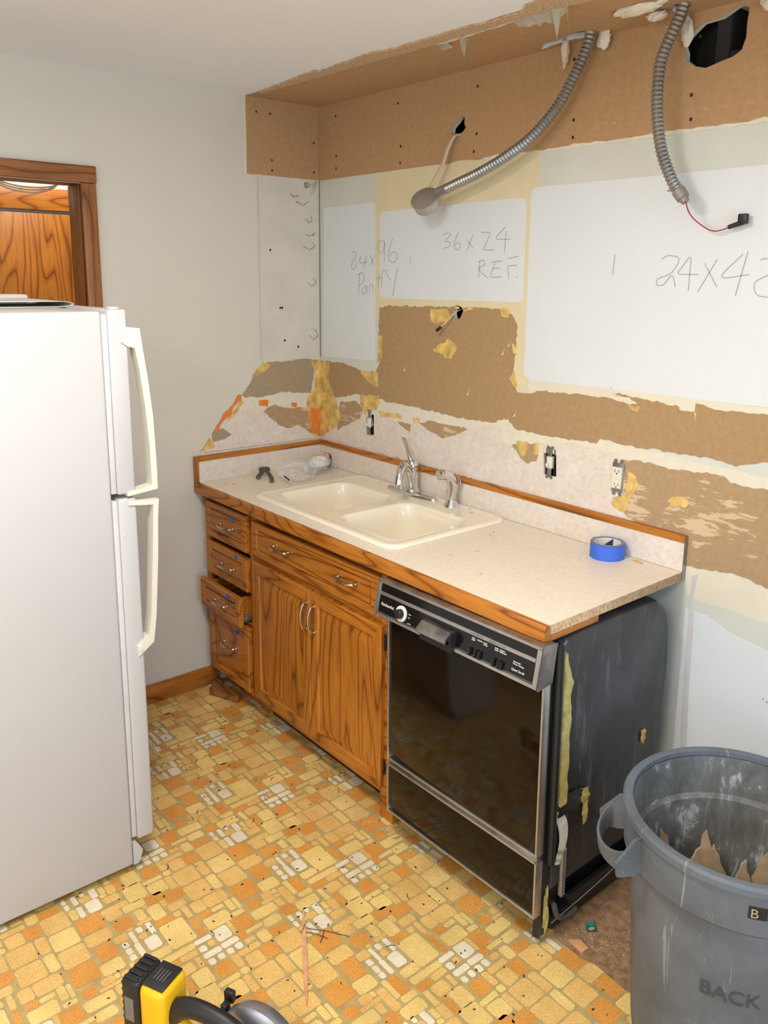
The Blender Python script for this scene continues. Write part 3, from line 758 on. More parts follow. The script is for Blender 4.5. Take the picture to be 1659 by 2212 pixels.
# jagged white edge below the soffit board
rnd = random.Random(12)
lo_, hi_ = [], []
for k in range(170):
    x = 0.98 + k * 0.02
    lo_.append((x, 2.1515 + rnd.uniform(-0.0022, 0.0018)))
    hi_.append((x, 2.1590 + rnd.uniform(-0.0015, 0.0035) + 0.003 * math.sin(k * 0.4)))
plate(bm, lo_ + hi_[::-1], [], back(-0.0030), 7)
plate(bm, [(1.865, 0.006), (XR, 0.006), (XR, 0.70), (2.25, 0.745), (2.02, 0.768), (1.93, 0.80), (1.865, 0.80)], [], back(-0.0006), 3)
for k in range(26):
    x = 2.06 + rnd.uniform(0, 0.34)
    z = 0.62 - (x - 2.06) * 0.10 + rnd.uniform(-0.012, 0.012)
    w_ = rnd.uniform(0.003, 0.010)
    plate(bm, [(x, z), (x + w_, z + 0.002), (x + w_ * 0.8, z - 0.003)], [], back(-0.0012), 14)
# nail heads and holes in the brown board
rnd = random.Random(5)
for k in range(30):
    x = 0.12 + 0.41 * (k // 3) + rnd.uniform(-0.01, 0.01)
    z = (2.40, 2.24, 2.19)[k % 3] + rnd.uniform(-0.01, 0.01)
    lathe_pts = [(x + 0.0045 * math.cos(t), z + 0.0055 * math.sin(t)) for t in [k2 * PI / 4 for k2 in range(8)]]
    plate(bm, lathe_pts, [], back(-0.0028), 10)
# scattered torn paper flecks of the soffit board
for k in range(22):
    x = 1.1 + rnd.uniform(0, 2.0)
    z = 2.205 + rnd.uniform(-0.004, 0.004)
    plate(bm, [(x, z), (x + 0.02, z + 0.002), (x + 0.018, z - 0.003)], [], back(-0.0027), 8)
for x, z in ((1.12, 1.52), (1.095, 1.49), (0.575, 1.385), (1.16, 1.28), (0.93, 1.33)):
    plate(bm, ragged([(x, z), (x + 0.012, z + 0.02), (x + 0.016, z + 0.03), (x + 0.008, z + 0.004)], seed=3), [], back(-0.003), 3)
wall_back = struct('wall_back', bm, MATS, smooth=False)

bm = B()


def stroke(bm, pts, wd=0.0011, y=-0.0022):
    P = spline([(p[0], 0, p[1]) for p in pts], 5) if len(pts) > 2 else [Vector((p[0], 0, p[1])) for p in pts]
    prev = None
    for i, p in enumerate(P):
        d = (P[min(i + 1, len(P) - 1)] - P[max(i - 1, 0)]).normalized()
        n = Vector((-d.z, 0, d.x)) * wd
        a, b = bm.verts.new((p.x + n.x, y, p.z + n.z)), bm.verts.new((p.x - n.x, y, p.z - n.z))
        if prev:
            bm.faces.new((prev[0], prev[1], b, a))
        prev = (a, b)


for s in STROKES:
    stroke(bm, s)
struct('pencil_writing', bm, 'graphite', parent=wall_back, smooth=False)

# left wall with the doorway
DY0, DY1, DZ = -1.95, -1.035, 2.068
bm = B()
plate(bm, [(YF, -0.02), (DY0, -0.02), (DY0, DZ), (DY1, DZ), (DY1, -0.02), (0.016, -0.02), (0.016, H + 0.1), (YF, H + 0.1)],
      [HOLES['corner']], left(0.0, -0.016), 0)
LM = ['paint', 'soffit', 'dw2', 'tan2', 'tan3', 'glue', 'plaster', 'orange', 'dark', 'mud', 'grime']
plate(bm, ragged([(-0.362, 2.1585), (-0.36, H), (-0.0, H), (-0.0, 2.159)], 0.0015, 0.03, 1), [], left(0.0022), 1)
plate(bm, ragged([(-0.368, 2.155), (-0.366, H), (-0.359, H), (-0.36, 2.155)], 0.0012, 0.02, 2), [], left(0.0026), 6)
for i, (wl, m, layer, rough, pts) in enumerate(PATCHES):
    if wl != 'l' or m in ('lam',):
        continue
    q = ragged(pts, seed=i + 50) if rough else pts
    plate(bm, q, [HOLES['corner']] if m == 'dw2' else [], left(0.0005 * layer), LM.index(m))
for y, z in ((-0.31, 2.40), (-0.245, 2.40), (-0.24, 2.22), (-0.24, 2.18), (-0.03, 2.19), (-0.03, 2.31), (-0.255, 1.86), (-0.21, 1.62), (-0.20, 1.62), (-0.19, 1.48), (-0.12, 1.45)):
    plate(bm, [(y + 0.004 * math.cos(t), z + 0.005 * math.sin(t)) for t in [k2 * PI / 4 for k2 in range(8)]], [], left(0.0030), 8)
# curled old caulk lines near the corner
rnd = random.Random(8)
for k in range(7):
    z = (2.10, 2.07, 2.00, 1.94, 1.88, 1.72, 1.50)[k] + 0.01 * rnd.random()
    y = (-0.13, -0.095, -0.06, -0.05, -0.06, -0.045, -0.04)[k]
    pts = [Vector((0.003, y + 0.022 * math.cos(t) * (0.6 + rnd.random()), z + 0.022 * math.sin(t) * (0.6 + 0.6 * rnd.random()))) for t in [PI + rnd.random() + k2 * (0.3 + 0.06 * k) for k2 in range(7)]]
    tube(bm, pts, 0.0009, 5, 10)
tube(bm, [(0.0015, -0.0015, 2.44 - i * 0.04) for i in range(27)], 0.0022, 5, 10)
tube(bm, [(0.004, -0.312 + 0.002 * math.sin(i * 2.1), 2.15 - i * 0.03) for i in range(26)], 0.0016, 5, 9)
struct('wall_left', bm, LM, smooth=False)

# hallway beyond the doorway
bm = B()
box(bm, -1.06, -1.02, -2.6, 0.3, 0, H)
box(bm, -1.06, 0.0, 0.26, 0.30, 0, H)
box(bm, -1.06, 0.0, -2.64, -2.60, 0, H)
struct('wall_hall', bm, 'white', smooth=False)
bm = B()
box(bm, -1.06, -0.016, -2.64, 0.3, -0.02, 0.0)
struct('floor_hall', bm, 'vin_T', smooth=False)
bm = B()
box(bm, -1.06, -0.016, -2.64, 0.3, H, H + 0.02)
struct('ceiling_hall', bm, 'ceiling_paint', smooth=False)

t = thing('trim_1', 'oak casing around the doorway behind the refrigerator', 'trim', (0, DY1, 0), kind='structure')
bm = B()
box(bm, 0.0005, 0.019, DY1 - 0.005, -0.987, 0, 2.068, 0.003)
obj('side_casing', bm, 'trim_z', t)
bm = B()
box(bm, 0.0005, 0.022, DY0 - 0.06, -0.985, 2.069, 2.127, 0.003)
obj('head_casing', bm, 'trim_y', t)
bm = B()
box(bm, -0.135, -0.0005, DY1, DY1 + 0.018, 0, 2.067, 0.001)
obj('door_jamb', bm, 'trim_z', t)
bm = B()
box(bm, -0.135, 0.0, DY0, DY1 + 0.018, 2.0685, 2.086, 0.001)
obj('head_jamb', bm, 'trim_y', t)
bm = B()
box(bm, 0.0005, 0.019, DY0 - 0.055, DY0 + 0.005, 0, 2.068, 0.003)
obj('side_casing', bm, 'trim_z', t)

t = thing('door_1', 'flat oak closet door with an oak head board across the hall', 'door', (-1.02, -1.2, 0), kind='structure')
bm = B()
box(bm, -1.019, -0.985, -2.3, -0.55, 0.0, 2.022, 0.002)
obj('door_panel', bm, 'oak_z', t)
bm = B()
box(bm, -1.019, -0.975, -2.4, -0.45, 2.036, 2.134, 0.003)
obj('head_board', bm, 'oak_y', t)
bm = B()
for k in range(3):
    pts = [(-0.17 - 0.012 * k, -1.16 + 0.11 * math.cos(a), 2.085 - (0.028 + 0.008 * k) * math.sin(a)) for a in [PI * j / 14 for j in range(15)]]
    tube(bm, pts, 0.003, 6)
o = obj('hall_cable_loop', bm, 'cable', origin=(-0.17, -1.16, 2.08))
tag(o, 'pale cable loop sagging below the head of the doorway', 'cable')

# ceiling
bm = B()
plate(bm, [(-0.02, 0.12), (XR, 0.12), (XR, YF), (-0.02, YF)], [CEIL_HOLES['slit'], CEIL_HOLES['cond']], lambda u, v, w: (u, v, H + 0.016 * (1 - w)), 0)
plate(bm, [(0.0, 0.0), (XR, 0.0), (XR, -0.352)] + [(x * 0.06, -0.355 + 0.006 * math.sin(x * 1.3) * math.sin(x * 0.37)) for x in range(75, 0, -1)] + [(0.0, -0.355)],
      [CEIL_HOLES['slit'], CEIL_HOLES['cond']], lambda u, v, w: (u, v, H - 0.0015 * w), 1)
for m, pts in CEIL_PATCHES:
    i, th = {'plaster': (2, 0.004), 'strip': (3, 0.006), 'paler': (4, 0.0022)}[m]
    plate(bm, ragged(pts, 0.004, 0.02, 9) if m != 'paler' else pts, [], lambda u, v, w: (u, v, H - th * w), i)
box(bm, -0.02, XR, -1.0, 0.12, H + 0.14, H + 0.15, mi=5)
struct('ceiling', bm, ['ceiling_paint', 'soffit', 'plaster', 'particle', 'soffit', 'dark'], smooth=False)


def ragged_hang(name, x0, x1, y, drop, seed, thick=0.004, n=16, spikes=()):
    """torn ceiling paint hanging from the ceiling edge"""
    rnd = random.Random(seed)
    bm = B()
    rows = []
    for i in range(n + 1):
        t = i / n
        x = x0 + (x1 - x0) * t
        d = drop * (0.55 + 0.45 * math.sin(PI * t)) * rnd.uniform(0.75, 1.1)
        for sx, sd in spikes:
            if abs(t - sx) < 0.5 / n:
                d = sd
        rows.append((x, d))
    vs = []
    for x, d in rows:
        r = [bm.verts.new((x, y + 0.02 * k / 4 + 0.004 * math.sin(x * 90 + k), H - 0.001 - d * k / 4)) for k in range(5)]
        vs.append(r)
    for i in range(n):
        for k in range(4):
            bm.faces.new((vs[i][k], vs[i + 1][k], vs[i + 1][k + 1], vs[i][k + 1]))
    r = bmesh.ops.solidify(bm, geom=bm.faces[:], thickness=thick)
    o = obj(name, bm, 'plaster', origin=(x0, y, H))
    return o


tag(ragged_hang('peeling_paint', 1.37, 1.56, -0.315, 0.03, 3, spikes=((0.72, 0.075), (0.97, 0.07))),
    'wide torn flap of cream paint hanging from the soffit edge near the left conduit', 'paint flap', 'torn paint on the ceiling')
tag(ragged_hang('peeling_paint', 1.135, 1.165, -0.30, 0.01, 4, 0.003, 6, spikes=((0.5, 0.055),)),
    'small pointed spike of cream paint hanging from the soffit edge', 'paint flap', 'torn paint on the ceiling')
tag(ragged_hang('peeling_paint', 1.035, 1.085, -0.285, 0.015, 6, 0.003, 6),
    'short torn strip of cream paint at the far left of the soffit edge', 'paint flap', 'torn paint on the ceiling')


def lump(name, c, r, seed, mat='plaster', sub=3, k=0.35, f=30.0):
    bm = B()
    bmesh.ops.create_icosphere(bm, subdivisions=sub, radius=1.0)
    for v in bm.verts:
        d = 1 + k * noise.noise(Vector(v.co) * 2.2 + Vector((seed, seed, seed))) + 0.15 * noise.noise(Vector(v.co) * 6 + Vector((seed, 0, 0)))
        v.co = Vector((c[0] + v.co.x * r[0] * d, c[1] + v.co.y * r[1] * d, c[2] + v.co.z * r[2] * d))
    return bm


for c, r, s, lab in (((1.675, -0.16, H - 0.008), (0.075, 0.022, 0.014), 1.0, 'long white foam lump on the ceiling left of the right conduit'),
                     ((1.68, -0.085, H - 0.012), (0.03, 0.02, 0.012), 2.0, 'small white foam lump below the long foam lump on the ceiling'),
                     ((1.730, -0.014, 2.408), (0.016, 0.010, 0.036), 3.0, 'white plaster crust on the left rim of the big hole in the wall'),
                     ((1.965, -0.016, 2.432), (0.035, 0.014, 0.022), 4.0, 'white foam lump at the upper right rim of the big hole'),
                     ((1.335, -0.035, H - 0.03), (0.012, 0.01, 0.04), 5.0, 'torn white strip hanging at the left end of the ceiling slit'),
                     ((1.475, -0.035, H - 0.02), (0.02, 0.012, 0.03), 6.0, 'torn white scrap right of the left conduit at the ceiling')):
    o = obj('plaster_lump', lump('x', c, r, s), 'plaster', origin=c)
    tag(o, lab, 'plaster', 'plaster and foam around the ceiling holes')

# floor: base sheet plus the inlaid stone pattern
bm = B()
box(bm, -0.02, XR, YF, 0.02, -0.02, 0.0, mi=0)
VI = {'Y': 1, 'T': 2, 'O': 3, 'C': 4}
ox, oy = TILE_ORIGIN
px_, py_ = TILE_PERIOD
rnd = random.Random(2)
for i in range(-3, 8):
    for j in range(-8, 4):
        for c, tx, ty, tw, th in TILES:
            x = ox + tx + i * px_
            y = oy + ty + j * py_
            if x < 0.02 or y > -0.02 or x > 4.5 or y < -4.5:
                continue
            if x > 1.885 and y > -0.56 + 0.035 * math.sin(x * 23) :
                continue
            hw, hh = tw / 2 + 0.0011, th / 2 + 0.0011
            k = min(0.006, hw * 0.45, hh * 0.45)
            j_ = lambda: rnd.uniform(-0.0009, 0.0009)
            P = [(-hw + k, -hh), (hw - k, -hh), (hw, -hh + k), (hw, hh - k), (hw - k, hh), (-hw + k, hh), (-hw, hh - k), (-hw, -hh + k)]
            f = bm.faces.new([bm.verts.new((x + a + j_(), y + b + j_(), 0.0005)) for a, b in P])
            f.material_index = VI[c]
plate(bm, ragged([(1.885, -0.57), (2.4, -0.55), (3.0, -0.56), (3.0, -0.001), (1.3, -0.001), (1.3, -0.55), (1.87, -0.55)], 0.006, 0.03, 4), [], lambda u, v, w: (u, v, 0.001 * w), 5)
struct('floor', bm, ['vin_G', 'vin_Y', 'vin_T', 'vin_O', 'vin_C', 'subfloor'], smooth=False)

bm = B()
box(bm, 0.0005, 0.014, DY1 + 0.05, -0.56, 0.001, 0.082, 0.003)
struct('baseboard_left', bm, 'oak_y', origin=(0, -0.8, 0))

# right and front walls with their openings (behind the camera)
bm = B()
plate(bm, [(YF, -0.02), (0.016, -0.02), (0.016, H + 0.1), (YF, H + 0.1)], [[(-2.2, 0.65), (-0.8, 0.65), (-0.8, 1.85), (-2.2, 1.85)]],
      lambda u, v, w: (XR + 0.1 * (1 - w), u, v), 0)
struct('wall_right', bm, 'paint', smooth=False)
bm = B()
plate(bm, [(-0.02, -0.02), (XR, -0.02), (XR, H + 0.1), (-0.02, H + 0.1)], [[(1.65, 0.1), (3.55, 0.1), (3.55, 2.1), (1.65, 2.1)]],
      lambda u, v, w: (u, YF - 0.1 * (1 - w), v), 0)
struct('wall_front', bm, 'paint', smooth=False)

# ---------------------------------------------------------------- laminate sheets glued to the walls
for i, (wl, m, layer, rough, pts) in enumerate(PATCHES):
    if m != 'lam':
        continue
    bm = B()
    if wl == 'b':
        plate(bm, ragged(pts[:-5], 0.0015, 0.01, 7) + pts[-5:], [HOLES['box1'], HOLES['box2']], back(-0.0038, -0.0002), 0)
        o = struct('laminate_sheet', bm, ['lam', 'particle'], smooth=False, origin=(0.9, 0, 1.05))
    else:
        plate(bm, ragged(pts[:-3], 0.0015, 0.01, 7) + pts[-3:], [], left(0.0034, 0.0002), 0)
        o = struct('laminate_sheet', bm, ['lam', 'particle'], smooth=False, origin=(0, -0.3, 1.05))

# ---------------------------------------------------------------- countertop with backsplash
CL, CD, CZ = 1.855, -0.628, 0.914
SX0, SX1, SY0, SY1 = 0.335, 1.185, -0.572, -0.028
ct = thing('countertop', 'cream laminate countertop with oak edging and a low backsplash, end cut raw on the right', 'countertop', (0.95, -0.31, 0.88))
bm = B()
hole = [(p[0], p[1]) for p in rrect(SX0 + 0.03, SX1 - 0.03, SY0 + 0.03, SY1 - 0.06, 0, 0.05)]
plate(bm, [(0.021, CD), (CL, CD), (CL, -0.02), (0.021, -0.02)], [hole], lambda u, v, w: (u, v, 0.9125 + 0.0015 * w), 0)
plate(bm, [(0.021, CD), (CL, CD), (CL, -0.02), (0.021, -0.02)], [hole], lambda u, v, w: (u, v, 0.886 + 0.0265 * w), 1)
obj('worktop', bm, ['counter_lam', 'particle'], ct, smooth=False)
bm = B()
prism(bm, [(CD - 0.018, 0.874), (CD - 0.018, 0.907), (CD - 0.013, 0.9145), (CD, 0.9145), (CD, 0.874)], 0, 0.003, CL + 0.004)
obj('oak_edging', bm, 'oak_x', ct)
bm = B()
box(bm, CL - 0.09, CL + 0.001, CD, -0.42, 0.868, 0.8855, 0.002)
obj('edge_support', bm, 'oak_y', ct)
bm = B()
box(bm, 0.021, CL, -0.0185, -0.0042, 0.9142, 1.003, 0.0, 0)
box(bm, 0.0042, 0.0205, CD, -0.0190, 0.9142, 1.003, 0.0, 0)
box(bm, CL - 0.0005, CL + 0.0012, -0.0185, -0.004, 0.887, 1.0225, 0.0, 1)
obj('backsplash', bm, ['lam', 'steel'], ct, smooth=False)
bm = B()
prism(bm, [(-0.021, 1.0025), (-0.021, 1.019), (-0.016, 1.0235), (-0.0042, 1.0235), (-0.0042, 1.0025)], 0, 0.0042, CL)
obj('cap_trim', bm, 'oak_x', ct)
bm = B()
prism(bm, [(0.0042, 1.0025), (0.023, 1.0025), (0.023, 1.019), (0.018, 1.0235), (0.0042, 1.0235)], 1, CD, -0.0215)
obj('cap_trim', bm, 'oak_y', ct)
bm = B()
box(bm, 0.0042, 0.023, CD - 0.0185, CD - 0.0003, 0.915, 1.0235, 0.003)
obj('end_trim', bm, 'oak_z', ct)

# ---------------------------------------------------------------- sink
sk = thing('kitchen_sink', 'bisque double bowl drop-in sink set in the countertop', 'sink', (0.76, -0.30, 0.9145))
bm = B()
zt = 0.9265
rings = []
for d, z in ((0.0, 0.9146), (0.001, 0.9185), (0.006, 0.9245), (0.014, zt), (0.024, 0.9262), (0.032, 0.9245), (0.036, 0.9238)):
    rings.append(rrect(SX0 + d, SX1 - d, SY0 + d, SY1 - d, z, 0.045 - d * 0.4, 8))
loft(bm, rings, 0)
d = 0.036
out = [(p[0], p[1]) for p in rrect(SX0 + d, SX1 - d, SY0 + d, SY1 - d, 0, 0.045 - d * 0.4, 8)]
BW = [(0.393, 0.735, -0.512, -0.158), (0.792, 1.130, -0.512, -0.158)]
plate(bm, out, [[(p[0], p[1]) for p in rrect(*b, 0, 0.055, 10)] for b in BW], lambda u, v, w: (u, v, 0.9218 + 0.002 * w), 0)
obj('rim', bm, 'sink', sk)
for b in BW:
    bm = B()
    rings = []
    x0, x1, y0, y1 = b
    prof = [(-0.0005, 0.9238, .055), (0.004, 0.923, .055), (0.009, 0.919, .055), (0.012, 0.912, .055), (0.016, 0.88, .06), (0.022, 0.80, .065), (0.028, 0.765, .07), (0.038, 0.747, .07), (0.055, 0.738, .07), (0.09, 0.736, .06)]
    for dd, z, rr in prof:
        rings.append(rrect(x0 + dd, x1 - dd, y0 + dd, y1 - dd, z, rr, 10))
    loft(bm, rings, 0, cap1=True)
    obj('bowl', bm, 'sink', sk)
    bm = B()
    cx, cy = (x0 + x1) / 2, (y0 + y1) / 2
    lathe(bm, cx, cy, [(0.045, 0.7365), (0.044, 0.7385), (0.036, 0.7375), (0.030, 0.7367)], 28)
    obj('drain', bm, 'chrome', sk)

# ---------------------------------------------------------------- faucet
DZK = 0.9242
fx, fy = 0.722, -0.078
fc = thing('kitchen_faucet', 'chrome single lever faucet with an oval base at the back of the sink', 'faucet', (fx, fy, DZK))
bm = B()
ov = lambda a, b, z: [(fx + a * math.cos(t), fy + b * math.sin(t), z) for t in [2 * PI * k / 40 for k in range(40)]]
loft(bm, [ov(0.142, 0.032, DZK), ov(0.142, 0.032, DZK + 0.005), ov(0.136, 0.028, DZK + 0.011), ov(0.12, 0.022, DZK + 0.014)], cap0=True, cap1=True)
obj('base_plate', bm, 'chrome', fc)
bm = B()
lathe(bm, fx, fy, [(0.030, DZK + 0.0141), (0.028, DZK + 0.020), (0.0235, DZK + 0.027), (0.0225, DZK + 0.06), (0.0225, 1.020), (0.0240, 1.022), (0.0240, 1.0275), (0.0225, 1.029), (0.0235, 1.032), (0.0235, 1.042), (0.021, 1.052), (0.0155, 1.062), (0.006, 1.067)], 28)
obj('body', bm, 'chrome', fc)
bm = B()
dx, dy = 0.50, -0.866
sp = spline([(fx + dx * s, fy + dy * s, z) for s, z in ((0.010, 0.955), (0.030, 0.985), (0.052, 1.022), (0.078, 1.048), (0.108, 1.058), (0.135, 1.048), (0.152, 1.022), (0.158, 0.998))], 6)
tube(bm, sp, [0.019 - 0.003 * min(1, i / 30) for i in range(len(sp))], 16)
obj('spout', bm, 'chrome', fc)
bm = B()
e = sp[-1]
lathe(bm, e.x, e.y, [(0.0175, e.z + 0.004), (0.0175, e.z - 0.014), (0.012, e.z - 0.015)], 20)
obj('aerator', bm, 'chrome', fc)
bm = B()
lv = spline([(fx, fy, 1.056), (fx - 0.012, fy - 0.004, 1.078), (fx - 0.034, fy + 0.002, 1.105), (fx - 0.052, fy + 0.006, 1.128), (fx - 0.066, fy + 0.008, 1.136)], 6)
tube(bm, lv, [0.0175, 0.0165, 0.0155, 0.0145, 0.0135, 0.0125, 0.0118, 0.0112, 0.0106, 0.0102] + [0.0098] * 12 + [0.009, 0.0075, 0.005], 14, flat=(0.8, 1.15))
obj('lever', bm, 'chrome', fc)
sx_, sy_ = 0.945, -0.078
sprr = thing('side_sprayer', 'chrome side sprayer standing right of the faucet', 'sprayer', (sx_, sy_, DZK))
bm = B()
lathe(bm, sx_, sy_, [(0.030, DZK), (0.029, DZK + 0.004), (0.019, DZK + 0.019), (0.018, DZK + 0.023)], 28)
obj('holder', bm, 'chrome', sprr)
bm = B()
bd = spline([(sx_, sy_, DZK + 0.0195), (sx_, sy_, DZK + 0.05), (sx_ + 0.002, sy_, DZK + 0.085), (sx_ - 0.004, sy_ - 0.012, DZK + 0.112), (sx_ - 0.010, sy_ - 0.038, DZK + 0.124), (sx_ - 0.014, sy_ - 0.058, DZK + 0.122)], 6)
n = len(bd)
tube(bm, bd, [0.0135 + 0.007 * math.sin(PI * min(1, i / (n - 1)) * 0.75) for i in range(n)], 16)
obj('spray_head', bm, 'chrome', sprr)
bm = B()
lv = spline([(sx_ + 0.004, sy_ + 0.006, DZK + 0.122), (sx_ + 0.008, sy_ + 0.024, DZK + 0.108), (sx_ + 0.009, sy_ + 0.031, DZK + 0.080)], 5)
tube(bm, lv, 0.006, 10, flat=(0.6, 1.5))
obj('trigger', bm, 'chrome', sprr)


# ---------------------------------------------------------------- oak base cabinets
def raised_front(name, x0, x1, z0, z1, yb, parent, vert, frame=0.045, th=0.019, stile=0.045, label=None):
    """drawer or door front: frame with a routed raised panel"""
    bm = B()
    yf = yb - th
    e = 0.004

    def ring(dx, dz, y):
        return [(x0 + dx, y, z0 + dz), (x1 - dx, y, z0 + dz), (x1 - dx, y, z1 - dz), (x0 + dx, y, z1 - dz)]
    s, f = stile, frame
    R_ = [ring(0, 0, yb), ring(0, 0, yf + e), ring(e, e, yf), ring(s - 0.004, f - 0.004, yf), ring(s, f, yf + 0.008), ring(s + 0.005, f + 0.005, yf + 0.008)]
    if min(x1 - x0, z1 - z0) > 0.25:
        R_ += [ring(s + 0.03, f + 0.03, yf + 0.0005), ring(s + 0.032, f + 0.032, yf + 0.0005)]
    else:
        R_ += [ring(s + 0.006, f + 0.006, yf + 0.002)]
    vr = loft(bm, R_, 0, cap0=True, cap1=False)
    bm.faces.new(vr[-1])
    if vert:
        for i in (1, 2, 3):
            for k in (0, 2):
                for f_ in vr[i][k].link_faces:
                    if vr[i][(k + 1) % 4] in f_.verts and vr[i + 1][k] in f_.verts:
                        f_.material_index = 1
    return obj(name, bm, ['oak_z' if vert else 'oak_x', 'oak_x'], parent, label=label)


def pull(parent, cx, y, cz, vert=False, L=0.096):
    bm = B()
    pts = [(-L / 2, 0), (-L / 2 + 0.002, -0.016), (-L / 4, -0.026), (0, -0.029), (L / 4, -0.026), (L / 2 - 0.002, -0.016), (L / 2, 0)]
    P = spline([((cx + a, y + b, cz) if not vert else (cx, y + b, cz + a)) for a, b in pts], 5)
    n = len(P)
    tube(bm, P, [0.0038 + 0.002 * math.sin(PI * i / (n - 1)) for i in range(n)], 10)
    for s in (-1, 1):
        c = (cx + s * L / 2, cz) if not vert else (cx, cz + s * L / 2)
        tube(bm, [(c[0], y, c[1]), (c[0], y - 0.004, c[1])], 0.0075, 12)
    return obj('handle', bm, 'satin', parent)


FY = -0.606
cab = thing('drawer_base_cabinet', 'oak base cabinet with four stacked drawers beside the grey wall, third drawer pulled slightly open', 'cabinet', (0.2, -0.3, 0.0))
bm = B()
for z0, z1 in ((0.857, 0.873), (0.692, 0.70), (0.532, 0.54), (0.392, 0.40), (0.095, 0.108)):
    box(bm, 0.055, 0.380, FY, FY + 0.018, z0, z1, 0.0005)
box(bm, 0.018, 0.056, FY, FY + 0.019, 0.09, 0.873, 0.001)
box(bm, 0.379, 0.401, FY, FY + 0.019, 0.09, 0.873, 0.001)
obj('face_frame', bm, 'oak_z', cab)
bm = B()
box(bm, 0.018, 0.034, FY + 0.0195, -0.02, 0.0895, 0.85)
box(bm, 0.385, 0.400, FY + 0.0195, -0.02, 0.0895, 0.85)
box(bm, 0.018, 0.034, FY + 0.090, -0.02, 0.0, 0.089)
box(bm, 0.385, 0.400, FY + 0.090, -0.02, 0.0, 0.089)
box(bm, 0.035, 0.384, FY + 0.0195, -0.02, 0.09, 0.105)
box(bm, 0.035, 0.384, -0.03, -0.02, 0.11, 0.85)
box(bm, 0.035, 0.384, FY + 0.075, FY + 0.085, 0.001, 0.0895)
obj('carcass', bm, 'oak_z', cab)
for z0, z1, oy_ in ((0.70, 0.852, 0), (0.54, 0.678, 0), (0.402, 0.523, 0.036), (0.112, 0.390, 0)):
    d = raised_front('drawer', 0.058, 0.378, z0, z1, FY - 0.0005 - oy_, cab, False, frame=0.03, stile=0.036)
    pull(d, 0.235, FY - 0.0195 - oy_, (z0 + z1) / 2 + (0.0 if z1 - z0 < 0.2 else 0.02))
    if oy_:
        bm = B()
        yb = FY - oy_ - 0.0003
        box(bm, 0.085, 0.097, yb, yb + 0.45, z0 + 0.012, z1 - 0.012)
        box(bm, 0.339, 0.351, yb, yb + 0.45, z0 + 0.012, z1 - 0.012)
        box(bm, 0.098, 0.338, yb, yb + 0.45, z0 + 0.012, z0 + 0.018)
        obj('drawer_box', bm, 'oak_y', d)
        bm = B()
        box(bm, 0.3515, 0.3625, yb + 0.002, yb + 0.40, z0 + 0.012, z0 + 0.032, 0.001)
        obj('drawer_slide', bm, 'steel', d)

sc_ = thing('sink_base_cabinet', 'oak sink base cabinet with two raised panel doors under a wide false drawer front', 'cabinet', (0.82, -0.3, 0.0))
bm = B()
box(bm, 0.4015, 0.426, FY, FY + 0.019, 0.09, 0.873, 0.001)
box(bm, 1.180, 1.245, FY, FY + 0.019, 0.0015, 0.873, 0.001)
box(bm, 0.427, 1.179, FY, FY + 0.018, 0.845, 0.873, 0.001)
box(bm, 0.427, 1.179, FY, FY + 0.018, 0.672, 0.712, 0.001)
box(bm, 0.427, 1.179, FY, FY + 0.018, 0.09, 0.125, 0.001)
box(bm, 0.790, 0.830, FY, FY + 0.018, 0.126, 0.671, 0.001)
obj('face_frame', bm, 'oak_x', sc_)
bm = B()
box(bm, 0.4015, 0.416, FY + 0.0195, -0.02, 0.0895, 0.72)
box(bm, 0.4015, 0.416, FY + 0.090, -0.02, 0.0, 0.089)
box(bm, 1.225, 1.245, FY + 0.0195, -0.02, 0.0015, 0.88)
box(bm, 0.417, 1.224, FY + 0.0195, -0.02, 0.09, 0.105)
box(bm, 0.417, 1.224, -0.03, -0.02, 0.11, 0.72)
obj('carcass', bm, 'oak_z', sc_)
bm = B()
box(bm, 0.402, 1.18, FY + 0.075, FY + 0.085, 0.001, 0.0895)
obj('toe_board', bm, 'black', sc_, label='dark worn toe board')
d = raised_front('false_drawer_front', 0.420, 1.186, 0.708, 0.843, FY - 0.0005, sc_, False, frame=0.028, stile=0.04)
pull(d, 0.63, FY - 0.0195, 0.785)
pull(d, 1.025, FY - 0.0195, 0.785)
for x0, x1, hx in ((0.424, 0.808, 0.792), (0.812, 1.200, 0.838)):
    d = raised_front('door', x0, x1, 0.118, 0.682, FY - 0.0005, sc_, True, frame=0.048, stile=0.045)
    pull(d, hx, FY - 0.0195, 0.585, True)
    bx = x0 - 0.009 if x0 < 0.6 else x1 + 0.001
    for z in (0.165, 0.60):
        bm = B()
        box(bm, bx, bx + 0.008, FY - 0.008, FY - 0.001, z, z + 0.055, 0.002)
        obj('hinge', bm, 'black', d)
for k, (x, y, z, a) in enumerate(((0.272, FY - 0.0200, 0.812, 0.2), (0.300, FY - 0.0200, 0.664, 0.5), (0.292, FY - 0.0560, 0.508, 0.1), (0.284, FY - 0.0200, 0.343, 0.7))):
    bm = B()
    rnd = random.Random(k)
    P = [(x + (0.014 + rnd.uniform(-0.003, 0.003)) * math.cos(t + a), z + (0.011 + rnd.uniform(-0.003, 0.003)) * math.sin(t + a)) for t in [2 * PI * j / 9 for j in range(9)]]
    prism(bm, P, 1, y - 0.0008, y - 0.0001)
    o = obj('tape_scrap', bm, 'bluetape', origin=(x, y, z))
    tag(o, 'torn scrap of blue tape on the %s drawer of the oak cabinet' % ('top', 'second', 'third, half open', 'bottom')[k], 'tape', 'blue tape scraps on the drawers')

